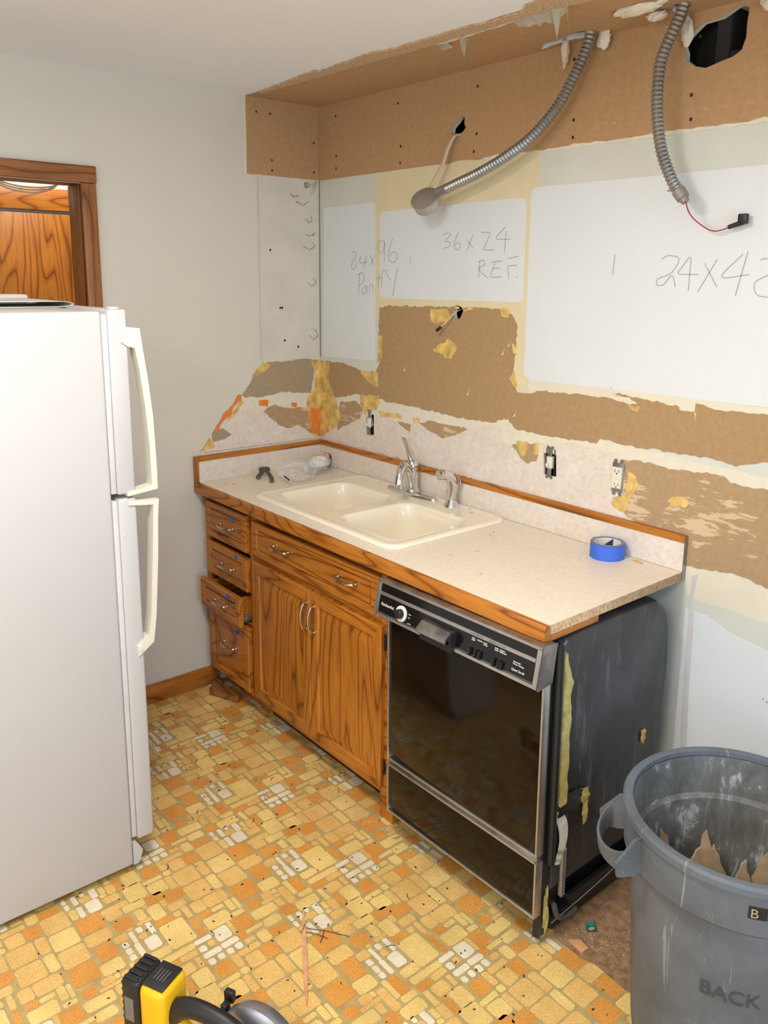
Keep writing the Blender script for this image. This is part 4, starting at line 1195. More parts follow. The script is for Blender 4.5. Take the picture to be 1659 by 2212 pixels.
# ---------------------------------------------------------------- dishwasher
DX0, DX1, DYF = 1.278, 1.882, -0.654
dw = thing('dishwasher', 'dark glass-fronted dishwasher with silver control panel under the right end of the counter', 'dishwasher', (1.58, -0.35, 0.0))
bm = B()
prof = [(-0.585, 0.135), (-0.585, 0.80), (-0.565, 0.850), (-0.50, 0.864), (-0.20, 0.864), (-0.135, 0.852), (-0.090, 0.80), (-0.075, 0.72), (-0.075, 0.60), (-0.095, 0.42), (-0.11, 0.30), (-0.11, 0.135)]
P = spline([(0, a, b) for a, b in prof[1:-1]], 4)
pts = [prof[0]] + [(p.y, p.z) for p in P] + [prof[-1]]
rr = []
for x, s in ((DX0 + 0.02, 0.96), (DX0 + 0.035, 1.0), (DX1 - 0.03, 1.0), (DX1 - 0.012, 0.985), (DX1 - 0.006, 0.95)):
    rr.append([(x, -0.33 + (a + 0.33) * s, 0.5 + (b - 0.5) * s) for a, b in pts])
loft(bm, rr, 0, cap0=True, cap1=True)
bmesh.ops.triangulate(bm, faces=[f for f in bm.faces if len(f.verts) > 4])
obj('tub', bm, 'tub', dw)
bm = B()
for xx in (DX0 + 0.03, DX1 - 0.045):
    box(bm, xx, xx + 0.035, -0.57, -0.06, 0.012, 0.05, 0.002)
box(bm, DX1 - 0.045, DX1 - 0.01, -0.13, -0.06, 0.051, 0.16, 0.002)
box(bm, DX0 + 0.07, DX1 - 0.05, -0.50, -0.10, 0.03, 0.125, 0.01)
box(bm, DX1 - 0.02, DX1 - 0.003, -0.50, -0.06, 0.051, 0.085, 0.001)
obj('base_frame', bm, 'black', dw)
bm = B()
box(bm, DX1 - 0.024, DX1 - 0.006, DYF + 0.022, -0.598, 0.02, 0.86, 0.002)
box(bm, DX0 + 0.004, DX0 + 0.02, DYF + 0.022, -0.598, 0.10, 0.86, 0.002)
box(bm, DX0 + 0.021, DX1 - 0.025, -0.612, -0.598, 0.10, 0.86)
obj('front_frame', bm, 'black', dw)
bm = B()
tube(bm, spline([(DX1 + 0.001, -0.602, 0.855), (DX1 + 0.004, -0.604, 0.60), (DX1 + 0.002, -0.602, 0.35), (DX1, -0.60, 0.24)], 8), 0.012, 10)
obj('door_seal', bm, 'black', dw)
bm = B()
rnd = random.Random(6)
rings = []
for k in range(26):
    z = 0.40 + 0.43 * k / 25
    wv = 0.018 + 0.005 * rnd.random()
    tp = 1.0 if k < 20 else 1 - (k - 20) * 0.13
    y0 = -0.588 + 0.004 * math.sin(k)
    rings.append([(DX1 - 0.006, y0, z), (DX1 + 0.008 + 0.003 * rnd.random(), y0 + wv * 0.4 * tp, z), (DX1 + 0.008 + 0.003 * rnd.random(), y0 + wv * 1.6 * tp, z), (DX1 - 0.006, y0 + wv * 2.3 * tp, z)])
loft(bm, rings, cap0=True, cap1=True)
obj('insulation_strip', bm, 'insul', dw, label='yellow fibreglass insulation strip')
for c, r_, s in (((DX1 + 0.002, -0.47, 0.385), (0.007, 0.022, 0.018), 1), ((DX1 + 0.004, -0.462, 0.335), (0.006, 0.008, 0.034), 2), ((DX1 - 0.008, -0.604, 0.10), (0.008, 0.012, 0.07), 3), ((DX1 - 0.001, -0.192, 0.455), (0.004, 0.010, 0.018), 4)):
    bm = lump('x', c, r_, s, k=0.8)
    obj('insulation_scrap', bm, 'insul', dw, label='ragged scrap of yellow insulation')
bm = B()
for k in range(2):
    pass
bm2 = lump('x', (DX1 + 0.0, -0.535, 0.388), (0.012, 0.062, 0.026), 7, k=0.5)
bm.free()
obj('black_wrap', bm2, 'black', dw)
# hinge arm (a pale curved lever), spring and hoses in the gap at the front corner
bm = B()
arm = spline([(DX1 + 0.004, -0.606, 0.378), (DX1 + 0.004, -0.580, 0.372), (DX1 + 0.004, -0.558, 0.335), (DX1 + 0.004, -0.553, 0.285), (DX1 + 0.004, -0.575, 0.225)], 6)
n = len(arm)
L_, R2_ = [], []
for i, p in enumerate(arm):
    d_ = (arm[min(i + 1, n - 1)] - arm[max(i - 1, 0)]).normalized()
    nn = Vector((0, -d_.z, d_.y))
    wd = 0.006 + 0.011 * math.sin(PI * (i + 2) / (n + 3))
    L_.append((p.y + nn.y * wd, p.z + nn.z * wd))
    R2_.append((p.y - nn.y * wd, p.z - nn.z * wd))
for i in range(n - 1):
    prism(bm, [L_[i], L_[i + 1], R2_[i + 1], R2_[i]], 0, DX1 + 0.002, DX1 + 0.0055)
bmesh.ops.remove_doubles(bm, verts=bm.verts, dist=0.0002)
obj('hinge_arm', bm, 'card', dw, label='pale curved hinge arm')
bm = B()
tube(bm, [(DX1 - 0.002, -0.545, 0.26 - 0.005 * i) if i % 2 else (DX1 + 0.001, -0.545, 0.26 - 0.005 * i) for i in range(30)], 0.009, 8)
obj('spring', bm, 'steel', dw)
bm = B()
tube(bm, spline([(DX1 - 0.0, -0.575, 0.10), (DX1 + 0.002, -0.56, 0.06), (DX1 - 0.002, -0.52, 0.03), (DX1 - 0.004, -0.47, 0.03)], 6), 0.008, 10)
obj('hose', bm, 'rubber_grey', dw)
bm = B()
tube(bm, spline([(DX1 + 0.006, -0.59, 0.055), (DX1 + 0.014, -0.40, 0.083), (DX1 + 0.008, -0.22, 0.10), (DX1 - 0.002, -0.07, 0.115)], 6), 0.0014, 6)
obj('wire', bm, 'steel', dw)
# door, lower panel and their trims
def glazed(name, z0, z1):
    bm = B()
    box(bm, DX0 + 0.006, DX1 - 0.006, DYF, DYF + 0.021, z0 + 0.006, z1 - 0.003, 0.001)
    p = obj(name, bm, 'dwglass', dw)
    bm = B()
    for a in ((DX0, DX0 + 0.006, z0, z1), (DX1 - 0.006, DX1, z0, z1)):
        box(bm, a[0], a[1], DYF - 0.004, DYF + 0.024, a[2], a[3], 0.0012)
    box(bm, DX0 + 0.0061, DX1 - 0.0061, DYF - 0.004, DYF + 0.024, z0, z0 + 0.006, 0.0012)
    if z1 < 0.4:
        box(bm, DX0 + 0.0061, DX1 - 0.0061, DYF - 0.004, DYF + 0.024, z1 - 0.0028, z1 + 0.003, 0.0012)
    obj('panel_trim', bm, 'alu', p)
    return p


glazed('door_panel', 0.280, 0.775)
glazed('lower_panel', 0.098, 0.262)
bm = B()
box(bm, DX0 + 0.002, DX1 - 0.002, DYF + 0.003, DYF + 0.02, 0.266, 0.2795, 0.001)
obj('gap_strip', bm, 'steel_grime', dw)
# control panel: a tilted box
cz0, cz1 = 0.762, 0.8725
bm = B()
# cross section (y, z); the face leans back towards the top
sec = [(DYF + 0.02, cz0 + 0.006), (DYF - 0.034, cz0), (DYF - 0.040, cz0 + 0.006), (DYF - 0.020, cz1 - 0.004), (DYF - 0.014, cz1), (DYF + 0.035, cz1 - 0.004)]
prism(bm, sec, 0, DX0 - 0.018, DX1 + 0.006)
bmesh.ops.bevel(bm, geom=bm.edges[:], offset=0.0015, segments=1, affect='EDGES')
cp = obj('control_panel', bm, 'steel_grime', dw)
fdir = Vector((0, 0.020, cz1 - 0.004 - cz0 - 0.006)).normalized()
fn_ = Vector((0, -fdir.z, fdir.y))
F0 = Vector((DX0 - 0.018, DYF - 0.040, cz0 + 0.006))
PW = DX1 - DX0 + 0.024


def on_panel(u, v, h=0.0):
    return F0 + Vector((u, 0, 0)) + fdir * v + fn_ * h


def pbox(bm, u0, u1, v0, v1, h0, h1, mi=0):
    vs = []
    for u, v, h in ((u0, v0, h0), (u1, v0, h0), (u1, v1, h0), (u0, v1, h0), (u0, v0, h1), (u1, v0, h1), (u1, v1, h1), (u0, v1, h1)):
        vs.append(bm.verts.new(on_panel(u, v, h)))
    for q in ((0, 1, 2, 3), (4, 5, 6, 7), (0, 1, 5, 4), (1, 2, 6, 5), (2, 3, 7, 6), (3, 0, 4, 7)):
        bm.faces.new([vs[i] for i in q]).material_index = mi


bm = B()
pbox(bm, 0.016, PW - 0.016, 0.010, 0.063, -0.002, 0.0008)
pbox(bm, 0.016, PW - 0.016, 0.074, 0.097, -0.002, 0.0005)
obj('black_facing', bm, 'blackgloss', cp)
bm = B()
pbox(bm, 0.016, PW - 0.016, 0.064, 0.073, -0.002, 0.0018)
pbox(bm, 0.016, 0.215, 0.0005, 0.0085, -0.002, 0.005)
pbox(bm, 0.345, PW - 0.010, 0.0005, 0.0085, -0.002, 0.005)
pbox(bm, 0.016, 0.215, 0.0115, 0.0122, -0.002, 0.0014)
pbox(bm, 0.345, PW - 0.016, 0.0115, 0.0122, -0.002, 0.0014)
pbox(bm, 0.0, 0.010, 0.0, 0.104, -0.002, 0.004)
pbox(bm, PW - 0.012, PW, 0.0, 0.104, -0.002, 0.004)
pbox(bm, 0.0, PW, 0.099, 0.105, -0.002, 0.004)
obj('silver_band', bm, 'alu', cp)
bm = B()
c = on_panel(0.118, 0.034, 0.001)
mat = frame(c, (1, 0, 0), fdir)
n0 = 0
lathe(bm, 0, 0, [(0.0235, 0.0), (0.0235, 0.003), (0.0225, 0.004), (0.013, 0.0042)], 32)
xf(bm, mat)
obj('dial_ring', bm, 'letter_white', cp)
bm = B()
lathe(bm, 0, 0, [(0.0145, 0.0043), (0.0135, 0.016), (0.011, 0.018)], 24)
box(bm, -0.0235, -0.010, -0.004, 0.004, 0.0045, 0.012, 0.001)
xf(bm, mat)
obj('dial', bm, 'black', cp)
# latch handle
bm = B()
vs = []
secl = [(0.052, 0.0015), (0.050, 0.020), (0.032, 0.036), (0.020, 0.038), (0.018, 0.034), (0.030, 0.030), (0.044, 0.016), (0.044, 0.0015)]
a = [bm.verts.new(on_panel(0.222, v, h)) for v, h in secl]
b = [bm.verts.new(on_panel(0.338, v, h)) for v, h in secl]
for i in range(len(secl)):
    j = (i + 1) % len(secl)
    bm.faces.new((a[i], a[j], b[j], b[i]))
bm.faces.new(a)
bm.faces.new(b[::-1])
obj('latch_handle', bm, 'steel_grime', cp)
bm = B()
pbox(bm, 0.216, 0.344, -0.006, 0.012, -0.004, 0.012)
pbox(bm, 0.216, 0.222, 0.0121, 0.045, 0.001, 0.022)
pbox(bm, 0.338, 0.344, 0.0121, 0.045, 0.001, 0.022)
obj('latch_housing', bm, 'black', cp)
for u in (0.397, 0.417, 0.431, 0.482, 0.499, 0.508):
    bm = B()
    pbox(bm, u, u + 0.0065, 0.010, 0.030, 0.0009, 0.009)
    obj('selector_button', bm, 'black', cp)
bm = B()
tm = lambda u, v: frame(on_panel(u, v, 0.0012), (1, 0, 0), fdir)
text(bm, 'KitchenAid', 0.0125, tm(0.026, 0.034), 0)
text(bm, 'CYCLE SELECTOR', 0.0048, frame(on_panel(0.095, 0.0665, 0.0022), (1, 0, 0), fdir), 1)
text(bm, 'WASH SELECTION', 0.0055, frame(on_panel(0.392, 0.0665, 0.0022), (1, 0, 0), fdir), 1)
text(bm, 'RINSE/DRY SELECTION', 0.0055, frame(on_panel(0.458, 0.0665, 0.0022), (1, 0, 0), fdir), 1)
for u, s in ((0.398, 'POTS\nPANS'), (0.417, 'NORMAL'), (0.440, 'LIGHT\nCHINA'), (0.480, 'RINSE\nHOLD'), (0.497, 'ENERGY\nSAVER DRY')):
    text(bm, s, 0.0048, tm(u, 0.055), 0)
for v, s in ((0.040, 'Rinse'), (0.030, 'Full'), (0.014, 'Cancel')):
    text(bm, s, 0.0048, tm(0.148, v), 0)
text(bm, 'Automatic\nWater Heating', 0.0058, tm(0.545, 0.043), 0)
text(bm, 'Quiet Scrub', 0.0085, tm(0.543, 0.022), 0)
obj('panel_lettering', bm, ['letter_white', 'letter_grey'], cp)
bm = B()
text(bm, '716213 DV', 0.022, frame((DX1 + 0.0005, -0.563, 0.48), (0, 0, 1), (0, -1, 0)), 0)
obj('stencil_number', bm, 'letter_grey', dw)
dw.rotation_euler.y = math.radians(-0.6)

o = None
bm = B()
prism(bm, [(0.03, -0.60), (0.10, -0.66), (0.24, -0.60), (0.22, -0.575), (0.10, -0.60), (0.05, -0.565)], 2, 0.006, 0.03)
o = obj('splintered_board', bm, 'trim_x', origin=(0.1, -0.6, 0.01))
tag(o, 'short splintered piece of toe board lying under the drawer cabinet', 'board')

# ---------------------------------------------------------------- refrigerator (its side towards the room, doors towards the sink)
FX0, FX1 = 0.165, 0.920
fr = thing('refrigerator', 'white top freezer refrigerator standing side-on at the left, taller than the counter', 'refrigerator', (0.54, -1.68, 0.0))
bm = B()
box(bm, FX0, FX1, -2.05, -1.344, 0.022, 1.658, 0.008, seg=3)
obj('cabinet_body', bm, 'appl', fr)
bm = B()
box(bm, FX0 + 0.01, FX1 - 0.004, -1.3435, -1.3275, 1.166, 1.650, 0.003)
box(bm, FX0 + 0.01, FX1 - 0.004, -1.3435, -1.3275, 0.110, 1.146, 0.003)
obj('door_seal', bm, 'gasket', fr)
fz = None
for nm, z0, z1 in (('freezer_door', 1.162, 1.662), ('fridge_door', 0.100, 1.150)):
    bm = B()
    box(bm, FX0, FX1 + 0.001, -1.327, -1.276, z0, z1, 0.007, seg=3)
    d = obj(nm, bm, 'appl', fr)
    bm = B()
    if nm == 'freezer_door':
        pts = [(-1.297, 1.618), (-1.244, 1.612), (-1.240, 1.574), (-1.226, 1.46), (-1.218, 1.37), (-1.2145, 1.239), (-1.2145, 1.166), (-1.302, 1.157), (-1.302, 1.167), (-1.231, 1.178), (-1.232, 1.294), (-1.239, 1.398), (-1.250, 1.5), (-1.260, 1.560), (-1.279, 1.565), (-1.297, 1.578)]
    else:
        pts = [(-1.300, 1.143), (-1.213, 1.136), (-1.218, 1.08), (-1.223, 0.969), (-1.237, 0.79), (-1.248, 0.715), (-1.295, 0.681), (-1.298, 0.715), (-1.262, 0.738), (-1.252, 0.80), (-1.244, 0.905), (-1.236, 1.02), (-1.230, 1.122), (-1.300, 1.131)]
    prism(bm, pts, 0, FX1 - 0.031, FX1 + 0.0055)
    bmesh.ops.triangulate(bm, faces=[f for f in bm.faces if len(f.verts) > 4])
    obj('handle', bm, 'appl_cream', d)
    bm = B()
    zz = (1.592, 1.610) if nm == 'freezer_door' else (0.692, 0.716)
    box(bm, FX1 + 0.0052, FX1 + 0.0062, -1.294, -1.279, zz[0], zz[1], 0.0004)
    obj('handle_cap', bm, 'appl_cream', d)
bm = B()
lathe(bm, FX1 - 0.03, -1.30, [(0.018, 1.6625), (0.0175, 1.667), (0.014, 1.669)], 20)
obj('hinge_cover', bm, 'appl', fr)
bm = B()
prism(bm, [(-1.3438, 0.022), (-1.3438, 0.094), (-1.332, 0.094), (-1.314, 0.062), (-1.322, 0.032), (-1.330, 0.022)], 0, FX0 + 0.004, FX1)
obj('kick_grille', bm, 'appl', fr)
for x in (FX0 + 0.06, FX1 - 0.06):
    for y in (-1.42, -1.98):
        bm = B()
        lathe(bm, x, y, [(0.018, 0.0012), (0.018, 0.0216)], 14)
        obj('levelling_foot', bm, 'black', fr)

bm = B()
z = 1.6585
sec = []
for k in range(15):
    a = -PI / 2 + PI * k / 14
    sec.append((-1.345 + 0.045 * math.cos(a) * (1 if k in (0, 14) else 1) * 0.9, z + 0.0085 + 0.0082 * math.sin(a)))
pts = [(-1.75, z + 0.0003)] + sec + [(-1.75, z + 0.0167)]
inner = [(-1.75, z + 0.0148)] + [(y - 0.001, (zz - z - 0.0085) * 0.86 + z + 0.0085) for y, zz in sec[::-1]] + [(-1.75, z + 0.002)]
bm2 = B()
prism(bm2, pts + inner, 0, 0.30, 0.615)
bmesh.ops.triangulate(bm2, faces=[f for f in bm2.faces if len(f.verts) > 4])
bm.free()
o = obj('folded_brochure', bm2, 'paper', origin=(0.45, -1.5, z))
tag(o, 'glossy folded brochure with a rolled edge lying on top of the refrigerator', 'brochure')
bm = B()
box(bm, 0.17, 0.285, -1.62, -1.33, z + 0.0003, z + 0.028, 0.006)
o = obj('paper_box', bm, 'paper', origin=(0.23, -1.45, z))
tag(o, 'flat white box lying behind the brochure on the refrigerator', 'box')

# ---------------------------------------------------------------- switches and outlet in the wall
def screw_ear(bm, x, z, s=0.004):
    tube(bm, [(x, -0.0062, z), (x, -0.009, z)], s, 10)


def device(kind, cx, cz, label, w=0.028):
    t = thing(kind, label, {'toggle_switch': 'switch', 'outlet': 'outlet'}[kind], (cx, 0, cz))
    if kind == 'toggle_switch':
        bm = B()
        plate(bm, [(cx - w / 2 - 0.004, cz - 0.049), (cx + w / 2 + 0.004, cz - 0.049), (cx + w / 2 + 0.004, cz + 0.049), (cx - w / 2 - 0.004, cz + 0.049)],
              [[(cx - w / 2, cz - 0.045), (cx + w / 2, cz - 0.045), (cx + w / 2, cz + 0.045), (cx - w / 2, cz + 0.045)]], lambda u, v, q: (u, 0.04 - 0.042 * q, v), 0)
        box(bm, cx - w / 2, cx + w / 2, 0.04, 0.042, cz - 0.045, cz + 0.045)
        obj('wall_box', bm, 'black', t, smooth=False)
        bm = B()
        box(bm, cx - 0.009, cx + 0.009, -0.006, -0.0045, cz - 0.052, cz + 0.052, 0.0006)
        for s in (-1, 1):
            for q in (-1, 1):
                tube(bm, [(cx + q * 0.0095, -0.0045, cz + s * 0.051), (cx + q * 0.0095, -0.0062, cz + s * 0.051)], 0.0052, 10)
        obj('strap', bm, 'steel', t)
        bm = B()
        box(bm, cx - 0.011, cx + 0.011, -0.009, 0.03, cz - 0.02, cz + 0.02, 0.001)
        obj('switch_body', bm, 'ivory', t)
        bm = B()
        box(bm, cx - 0.0045, cx + 0.0045, -0.021, -0.0091, cz - 0.012, cz - 0.002, 0.0015)
        obj('toggle', bm, 'ivory', t)
    else:
        bm = B()
        box(bm, cx - 0.021, cx + 0.021, -0.0062, -0.0046, cz - 0.047, cz + 0.047, 0.0006)
        for s in (-1, 1):
            for q in (-1, 1):
                tube(bm, [(cx + q * 0.011, -0.0046, cz + s * 0.052), (cx + q * 0.011, -0.0062, cz + s * 0.052)], 0.0065, 10)
        obj('strap', bm, 'steel', t)
        bm = B()
        plate(bm, [(cx - 0.0165, cz - 0.0335), (cx + 0.0165, cz - 0.0335), (cx + 0.0165, cz + 0.0335), (cx - 0.0165, cz + 0.0335)], [], lambda u, v, q: (u, 0.03 - 0.042 * q, v), 0)
        obj('outlet_face', bm, 'ivory', t, smooth=False)
        for s in (-1, 1):
            bm = B()
            zc = cz + s * 0.021
            box(bm, cx - 0.0075, cx - 0.006, -0.0128, -0.0119, zc - 0.004, zc + 0.005)
            box(bm, cx + 0.006, cx + 0.0075, -0.0128, -0.0119, zc - 0.004, zc + 0.005)
            tube(bm, [(cx, -0.0119, zc - 0.008), (cx, -0.0128, zc - 0.008)], 0.0024, 8)
            obj('socket_slots', bm, 'black', t, smooth=False)
        for s in (-1, 1):
            bm = B()
            box(bm, cx + s * 0.0058 - 0.005, cx + s * 0.0058 + 0.005, -0.0138, -0.0121, cz - 0.004, cz + 0.004, 0.0005)
            obj('test_button', bm, 'ivory', t)
    return t


device('toggle_switch', 0.362, 1.150, 'narrow bare light switch in the torn wall left of the faucet, no cover plate', 0.022)
device('toggle_switch', 1.334, 1.150, 'bare light switch in a metal box right of the faucet, no cover plate', 0.030)
device('outlet', 1.604, 1.150, 'ivory duplex outlet with test buttons, bare metal strap, above the tape roll', 0.03)


# ---------------------------------------------------------------- conduits, boxes and cables
def corrugated(pts, r, pitch=0.0115):
    P = spline(pts, 60)
    out, acc, last = [], 0.0, P[0]
    keep = [P[0]]
    step = pitch / 4
    for p in P[1:]:
        while (p - last).length >= step:
            last = last + (p - last).normalized() * step
            keep.append(last.copy())
    rad = [r * (1 + 0.13 * math.cos(2 * PI * i / 4)) for i in range(len(keep))]
    bm = B()
    tube(bm, keep, rad, 14)
    return bm, keep


t = thing('flexible_conduit', 'grey corrugated metal conduit curving down from the ceiling to the round junction box', 'conduit', (1.435, -0.06, H))
bm, kp = corrugated([(1.445, -0.055, H + 0.03), (1.440, -0.065, 2.42), (1.405, -0.075, 2.34), (1.355, -0.085, 2.26), (1.27, -0.095, 2.185), (1.17, -0.10, 2.135), (1.06, -0.105, 2.095), (0.955, -0.11, 2.066), (0.905, -0.112, 2.052)], 0.0152)
obj('conduit_sleeve', bm, 'steel', t)
bm = B()
a, b = kp[-1], Vector((0.868, -0.114, 2.042))
tube(bm, [a + (a - b) * 0.2, a, b], [0.0175, 0.017, 0.0165], 16)
obj('connector', bm, 'steel', t)

t = thing('junction_box', 'round metal junction box with a grey cover hanging at the end of the left conduit', 'junction box', (0.818, -0.12, 2.02))
cdir = (CAM - Vector((0.818, -0.12, 2.02))).normalized()
nb = Vector((0.25, -0.72, 0.64))
nb = nb.normalized()
mt = frame((0.818, -0.122, 2.018), Vector((0.6, 0.7, 0)).cross(nb).cross(nb) * -1, nb.cross(Vector((0.6, 0.7, 0)).cross(nb).cross(nb) * -1))
mt = frame((0.818, -0.122, 2.018), nb.cross(Vector((0, 0, 1))), nb.cross(nb.cross(Vector((0, 0, 1)))))
if (mt.to_3x3() @ Vector((0, 0, 1))).dot(nb) < 0:
    mt = mt @ Matrix.Rotation(PI, 4, 'X')
bm = B()
lathe(bm, 0, 0, [(0.048, 0.012), (0.048, -0.022), (0.044, -0.028)], 28)
for k in range(3):
    a = PI * 2 * k / 3 + 0.4
    c = Vector((0.048 * math.cos(a), 0.048 * math.sin(a), -0.006))
    tube(bm, [c, c + Vector((math.cos(a), math.sin(a), 0)) * 0.0012], 0.010, 14)
xf(bm, mt)
obj('box_shell', bm, 'box_body', t)
bm = B()
lathe(bm, 0, 0, [(0.051, 0.0122), (0.051, 0.0145), (0.049, 0.0152)], 36)
for s in (-1, 1):
    tube(bm, [(0.043 * s, 0.004, 0.0150), (0.043 * s, 0.004, 0.0165)], 0.0035, 10)
xf(bm, mt)
obj('cover', bm, 'box_cover', t)
bm = B()
tube(bm, spline([(0.852, 0.02, 2.247), (0.853, -0.02, 2.243), (0.842, -0.04, 2.205), (0.832, -0.055, 2.150), (0.815, -0.075, 2.10), (0.795, -0.09, 2.055)], 8), 0.0100, 8, flat=(0.5, 1.0))
o = obj('cable', bm, 'cable', origin=(0.852, 0, 2.245))
tag(o, 'flat ivory cable running from the small wall hole down to the junction box', 'cable')

t = thing('flexible_conduit', 'grey corrugated metal conduit hanging from the ceiling at the right, bare wires at its end', 'conduit', (1.75, -0.09, H))
bm, kp = corrugated([(1.765, -0.08, H + 0.03), (1.752, -0.095, 2.42), (1.722, -0.112, 2.33), (1.715, -0.112, 2.25), (1.720, -0.108, 2.17), (1.738, -0.104, 2.09), (1.770, -0.100, 2.02), (1.795, -0.098, 1.985)], 0.0152)
obj('conduit_sleeve', bm, 'steel', t)
bm = B()
a = kp[-1]
d = (kp[-1] - kp[-4]).normalized()
tube(bm, [a - d * 0.004, a + d * 0.022, a + d * 0.0225, a + d * 0.034], [0.0185, 0.0175, 0.012, 0.0115], 16)
tube(bm, [a + Vector((-0.015, 0, 0.004)), a + Vector((-0.032, -0.006, 0.004))], 0.0022, 8)
obj('connector', bm, 'box_cover', t)
e = a + d * 0.034
for nm, mat, off in (('red_wire', 'red', 0.0), ('white_wire', 'whitewire', 0.006)):
    bm = B()
    tube(bm, spline([e, e + Vector((0.003, 0.02, -0.03 + off)), (1.834 + off, -0.045, 1.902 + off), (1.868, -0.032, 1.884 + off), (1.912, -0.026, 1.893 + off * 0.7)], 6), 0.0016, 6)
    obj(nm, bm, mat, t)
bm = B()
tube(bm, [(1.905, -0.027, 1.893), (1.945, -0.024, 1.905)], [0.006, 0.007], 10)
box(bm, 1.930, 1.955, -0.032, -0.017, 1.900, 1.926, 0.003)
obj('taped_end', bm, 'black', t, label='black taped wire ends')

t = thing('loose_cable', 'short ivory wire with black taped tip in the hole of the brown wall square', 'cable', (0.866, 0, 1.63))
bm = B()
tube(bm, spline([(0.872, 0.03, 1.645), (0.866, -0.012, 1.628), (0.845, -0.026, 1.60), (0.815, -0.034, 1.573)], 6), 0.0022, 6)
tube(bm, spline([(0.870, 0.03, 1.650), (0.876, -0.010, 1.640), (0.880, -0.016, 1.612)], 6), 0.0018, 6)
obj('wire', bm, 'cable', t)
bm = B()
tube(bm, [(0.820, -0.033, 1.577), (0.818, -0.034, 1.575), (0.800, -0.036, 1.562), (0.797, -0.036, 1.560)], [0.004, 0.006, 0.006, 0.004], 10)
obj('taped_tip', bm, 'black', t)
bm = B()
tube(bm, spline([(-0.01, -0.062, 2.138), (0.012, -0.055, 2.132), (0.018, -0.036, 2.140), (0.008, -0.022, 2.152)], 6), 0.003, 8)
tube(bm, spline([(0.010, -0.022, 2.150), (0.012, -0.036, 2.118), (0.006, -0.048, 2.098)], 6), 0.0025, 8)
o = obj('loose_cable', bm, 'cable', origin=(0, -0.06, 2.135))
tag(o, 'stub of ivory cable bent in the wall corner just below the brown board', 'cable')

# ---------------------------------------------------------------- tape roll
tx, ty, tz = 1.632, -0.076, 0.9142
t = thing('tape_roll', 'roll of blue masking tape standing flat on the right end of the countertop', 'tape roll', (tx, ty, tz))
bm = B()
lathe(bm, tx, ty, [(0.0405, tz + 0.0478), (0.0405, tz + 0.0002), (0.0525, tz + 0.0002), (0.0525, tz + 0.0478)], 48, caps=False)
box(bm, tx - 0.0585, tx - 0.051, ty + 0.004, ty + 0.0048, tz + 0.030, tz + 0.0475)
obj('tape', bm, 'bluetape', t)
bm = B()
lathe(bm, tx, ty, [(0.0407, tz + 0.0479), (0.0523, tz + 0.0482)], 48, caps=False)
obj('edge_layers', bm, 'tape_side', t)
bm = B()
lathe(bm, tx, ty, [(0.0403, tz + 0.0478), (0.0403, tz + 0.0002), (0.0385, tz + 0.0002), (0.0385, tz + 0.0478), (0.0403, tz + 0.0478)], 48, caps=False)
co = obj('core', bm, 'card', t)
bm = B()
rr = 0.0382
for k in range(10):
    a0 = PI * 0.55 + 0.09 * k
    a1 = a0 + 0.09
    zb, zt_ = tz + 0.008, tz + 0.047 - 0.003 * k
    bm.faces.new([bm.verts.new((tx + rr * math.cos(a), ty + rr * math.sin(a), z)) for a, z in ((a0, zb), (a1, zb), (a1, zt_), (a0, zt_))])
obj('core_print', bm, 'navy', co)

# ---------------------------------------------------------------- plastic bag and sink tool
t = thing('plastic_bag', 'crumpled clear plastic packaging with orange and blue print in the counter corner', 'packaging', (0.20, -0.22, 0.915))
def crumple(c, r, seed, rot=0.0, k=0.35, flatten=True):
    bm = B()
    bmesh.ops.create_icosphere(bm, subdivisions=5, radius=1.0)
    for v in bm.verts:
        n0 = Vector(v.co)
        rid = 1 - abs(noise.noise(n0 * 1.6 + Vector((seed, 2, 1)))) * 2
        rid2 = 1 - abs(noise.noise(n0 * 4.0 + Vector((seed, 5, 1)))) * 2
        d = 0.80 + k * 0.5 * rid + 0.10 * rid2
        x, y, z = n0.x * r[0] * d, n0.y * r[1] * d, n0.z * r[2] * d
        X = x * math.cos(rot) - y * math.sin(rot)
        Y = x * math.sin(rot) + y * math.cos(rot)
        v.co = Vector((c[0] + X, c[1] + Y, max(0.9150, c[2] + z)))
    return bm
obj('bag_body', crumple((0.225, -0.28, 0.955), (0.082, 0.095, 0.048), 3.0, 0.3, 0.22), 'film', t)
obj('bag_neck', crumple((0.175, -0.155, 0.950), (0.050, 0.090, 0.036), 8.0, 0.35), 'film', t)
obj('bag_corner', crumple((0.125, -0.085, 0.945), (0.085, 0.055, 0.030), 12.0, 0.2, 0.2), 'film', t)
bm = crumple((0.165, -0.130, 0.955), (0.040, 0.058, 0.037), 8.3, 0.35, 0.18)
bmesh.ops.delete(bm, geom=[v for v in bm.verts if v.co.z < 0.945 or v.co.x < 0.135], context='VERTS')
obj('printed_label', bm, 'card', t, label='white printed part of the bag')
bm = B()
tube(bm, spline([(0.165, -0.075, 0.925), (0.175, -0.070, 0.955), (0.150, -0.062, 0.983), (0.125, -0.060, 0.985)], 6), 0.007, 8, flat=(0.3, 1.0))
obj('blue_stripe', bm, 'navy', t)
for k in range(5):
    bm = B()
    y = -0.145 + 0.017 * k
    tube(bm, spline([(0.160 - 0.003 * k, y, 0.992), (0.170 - 0.003 * k, y + 0.004, 0.988), (0.178 - 0.003 * k, y, 0.980)], 4), 0.004, 6, flat=(0.35, 1.0))
    obj('orange_print', bm, 'print_orange', t)
bm = B()
prism(bm, [(0.252, 0.960), (0.312, 0.945), (0.312, 0.932), (0.252, 0.946)], 1, -0.372, -0.3705)
xf(bm, Matrix.Translation((0.0, 0.0, 0.0)))
obj('label_strip', bm, 'card', t)
bm = B()
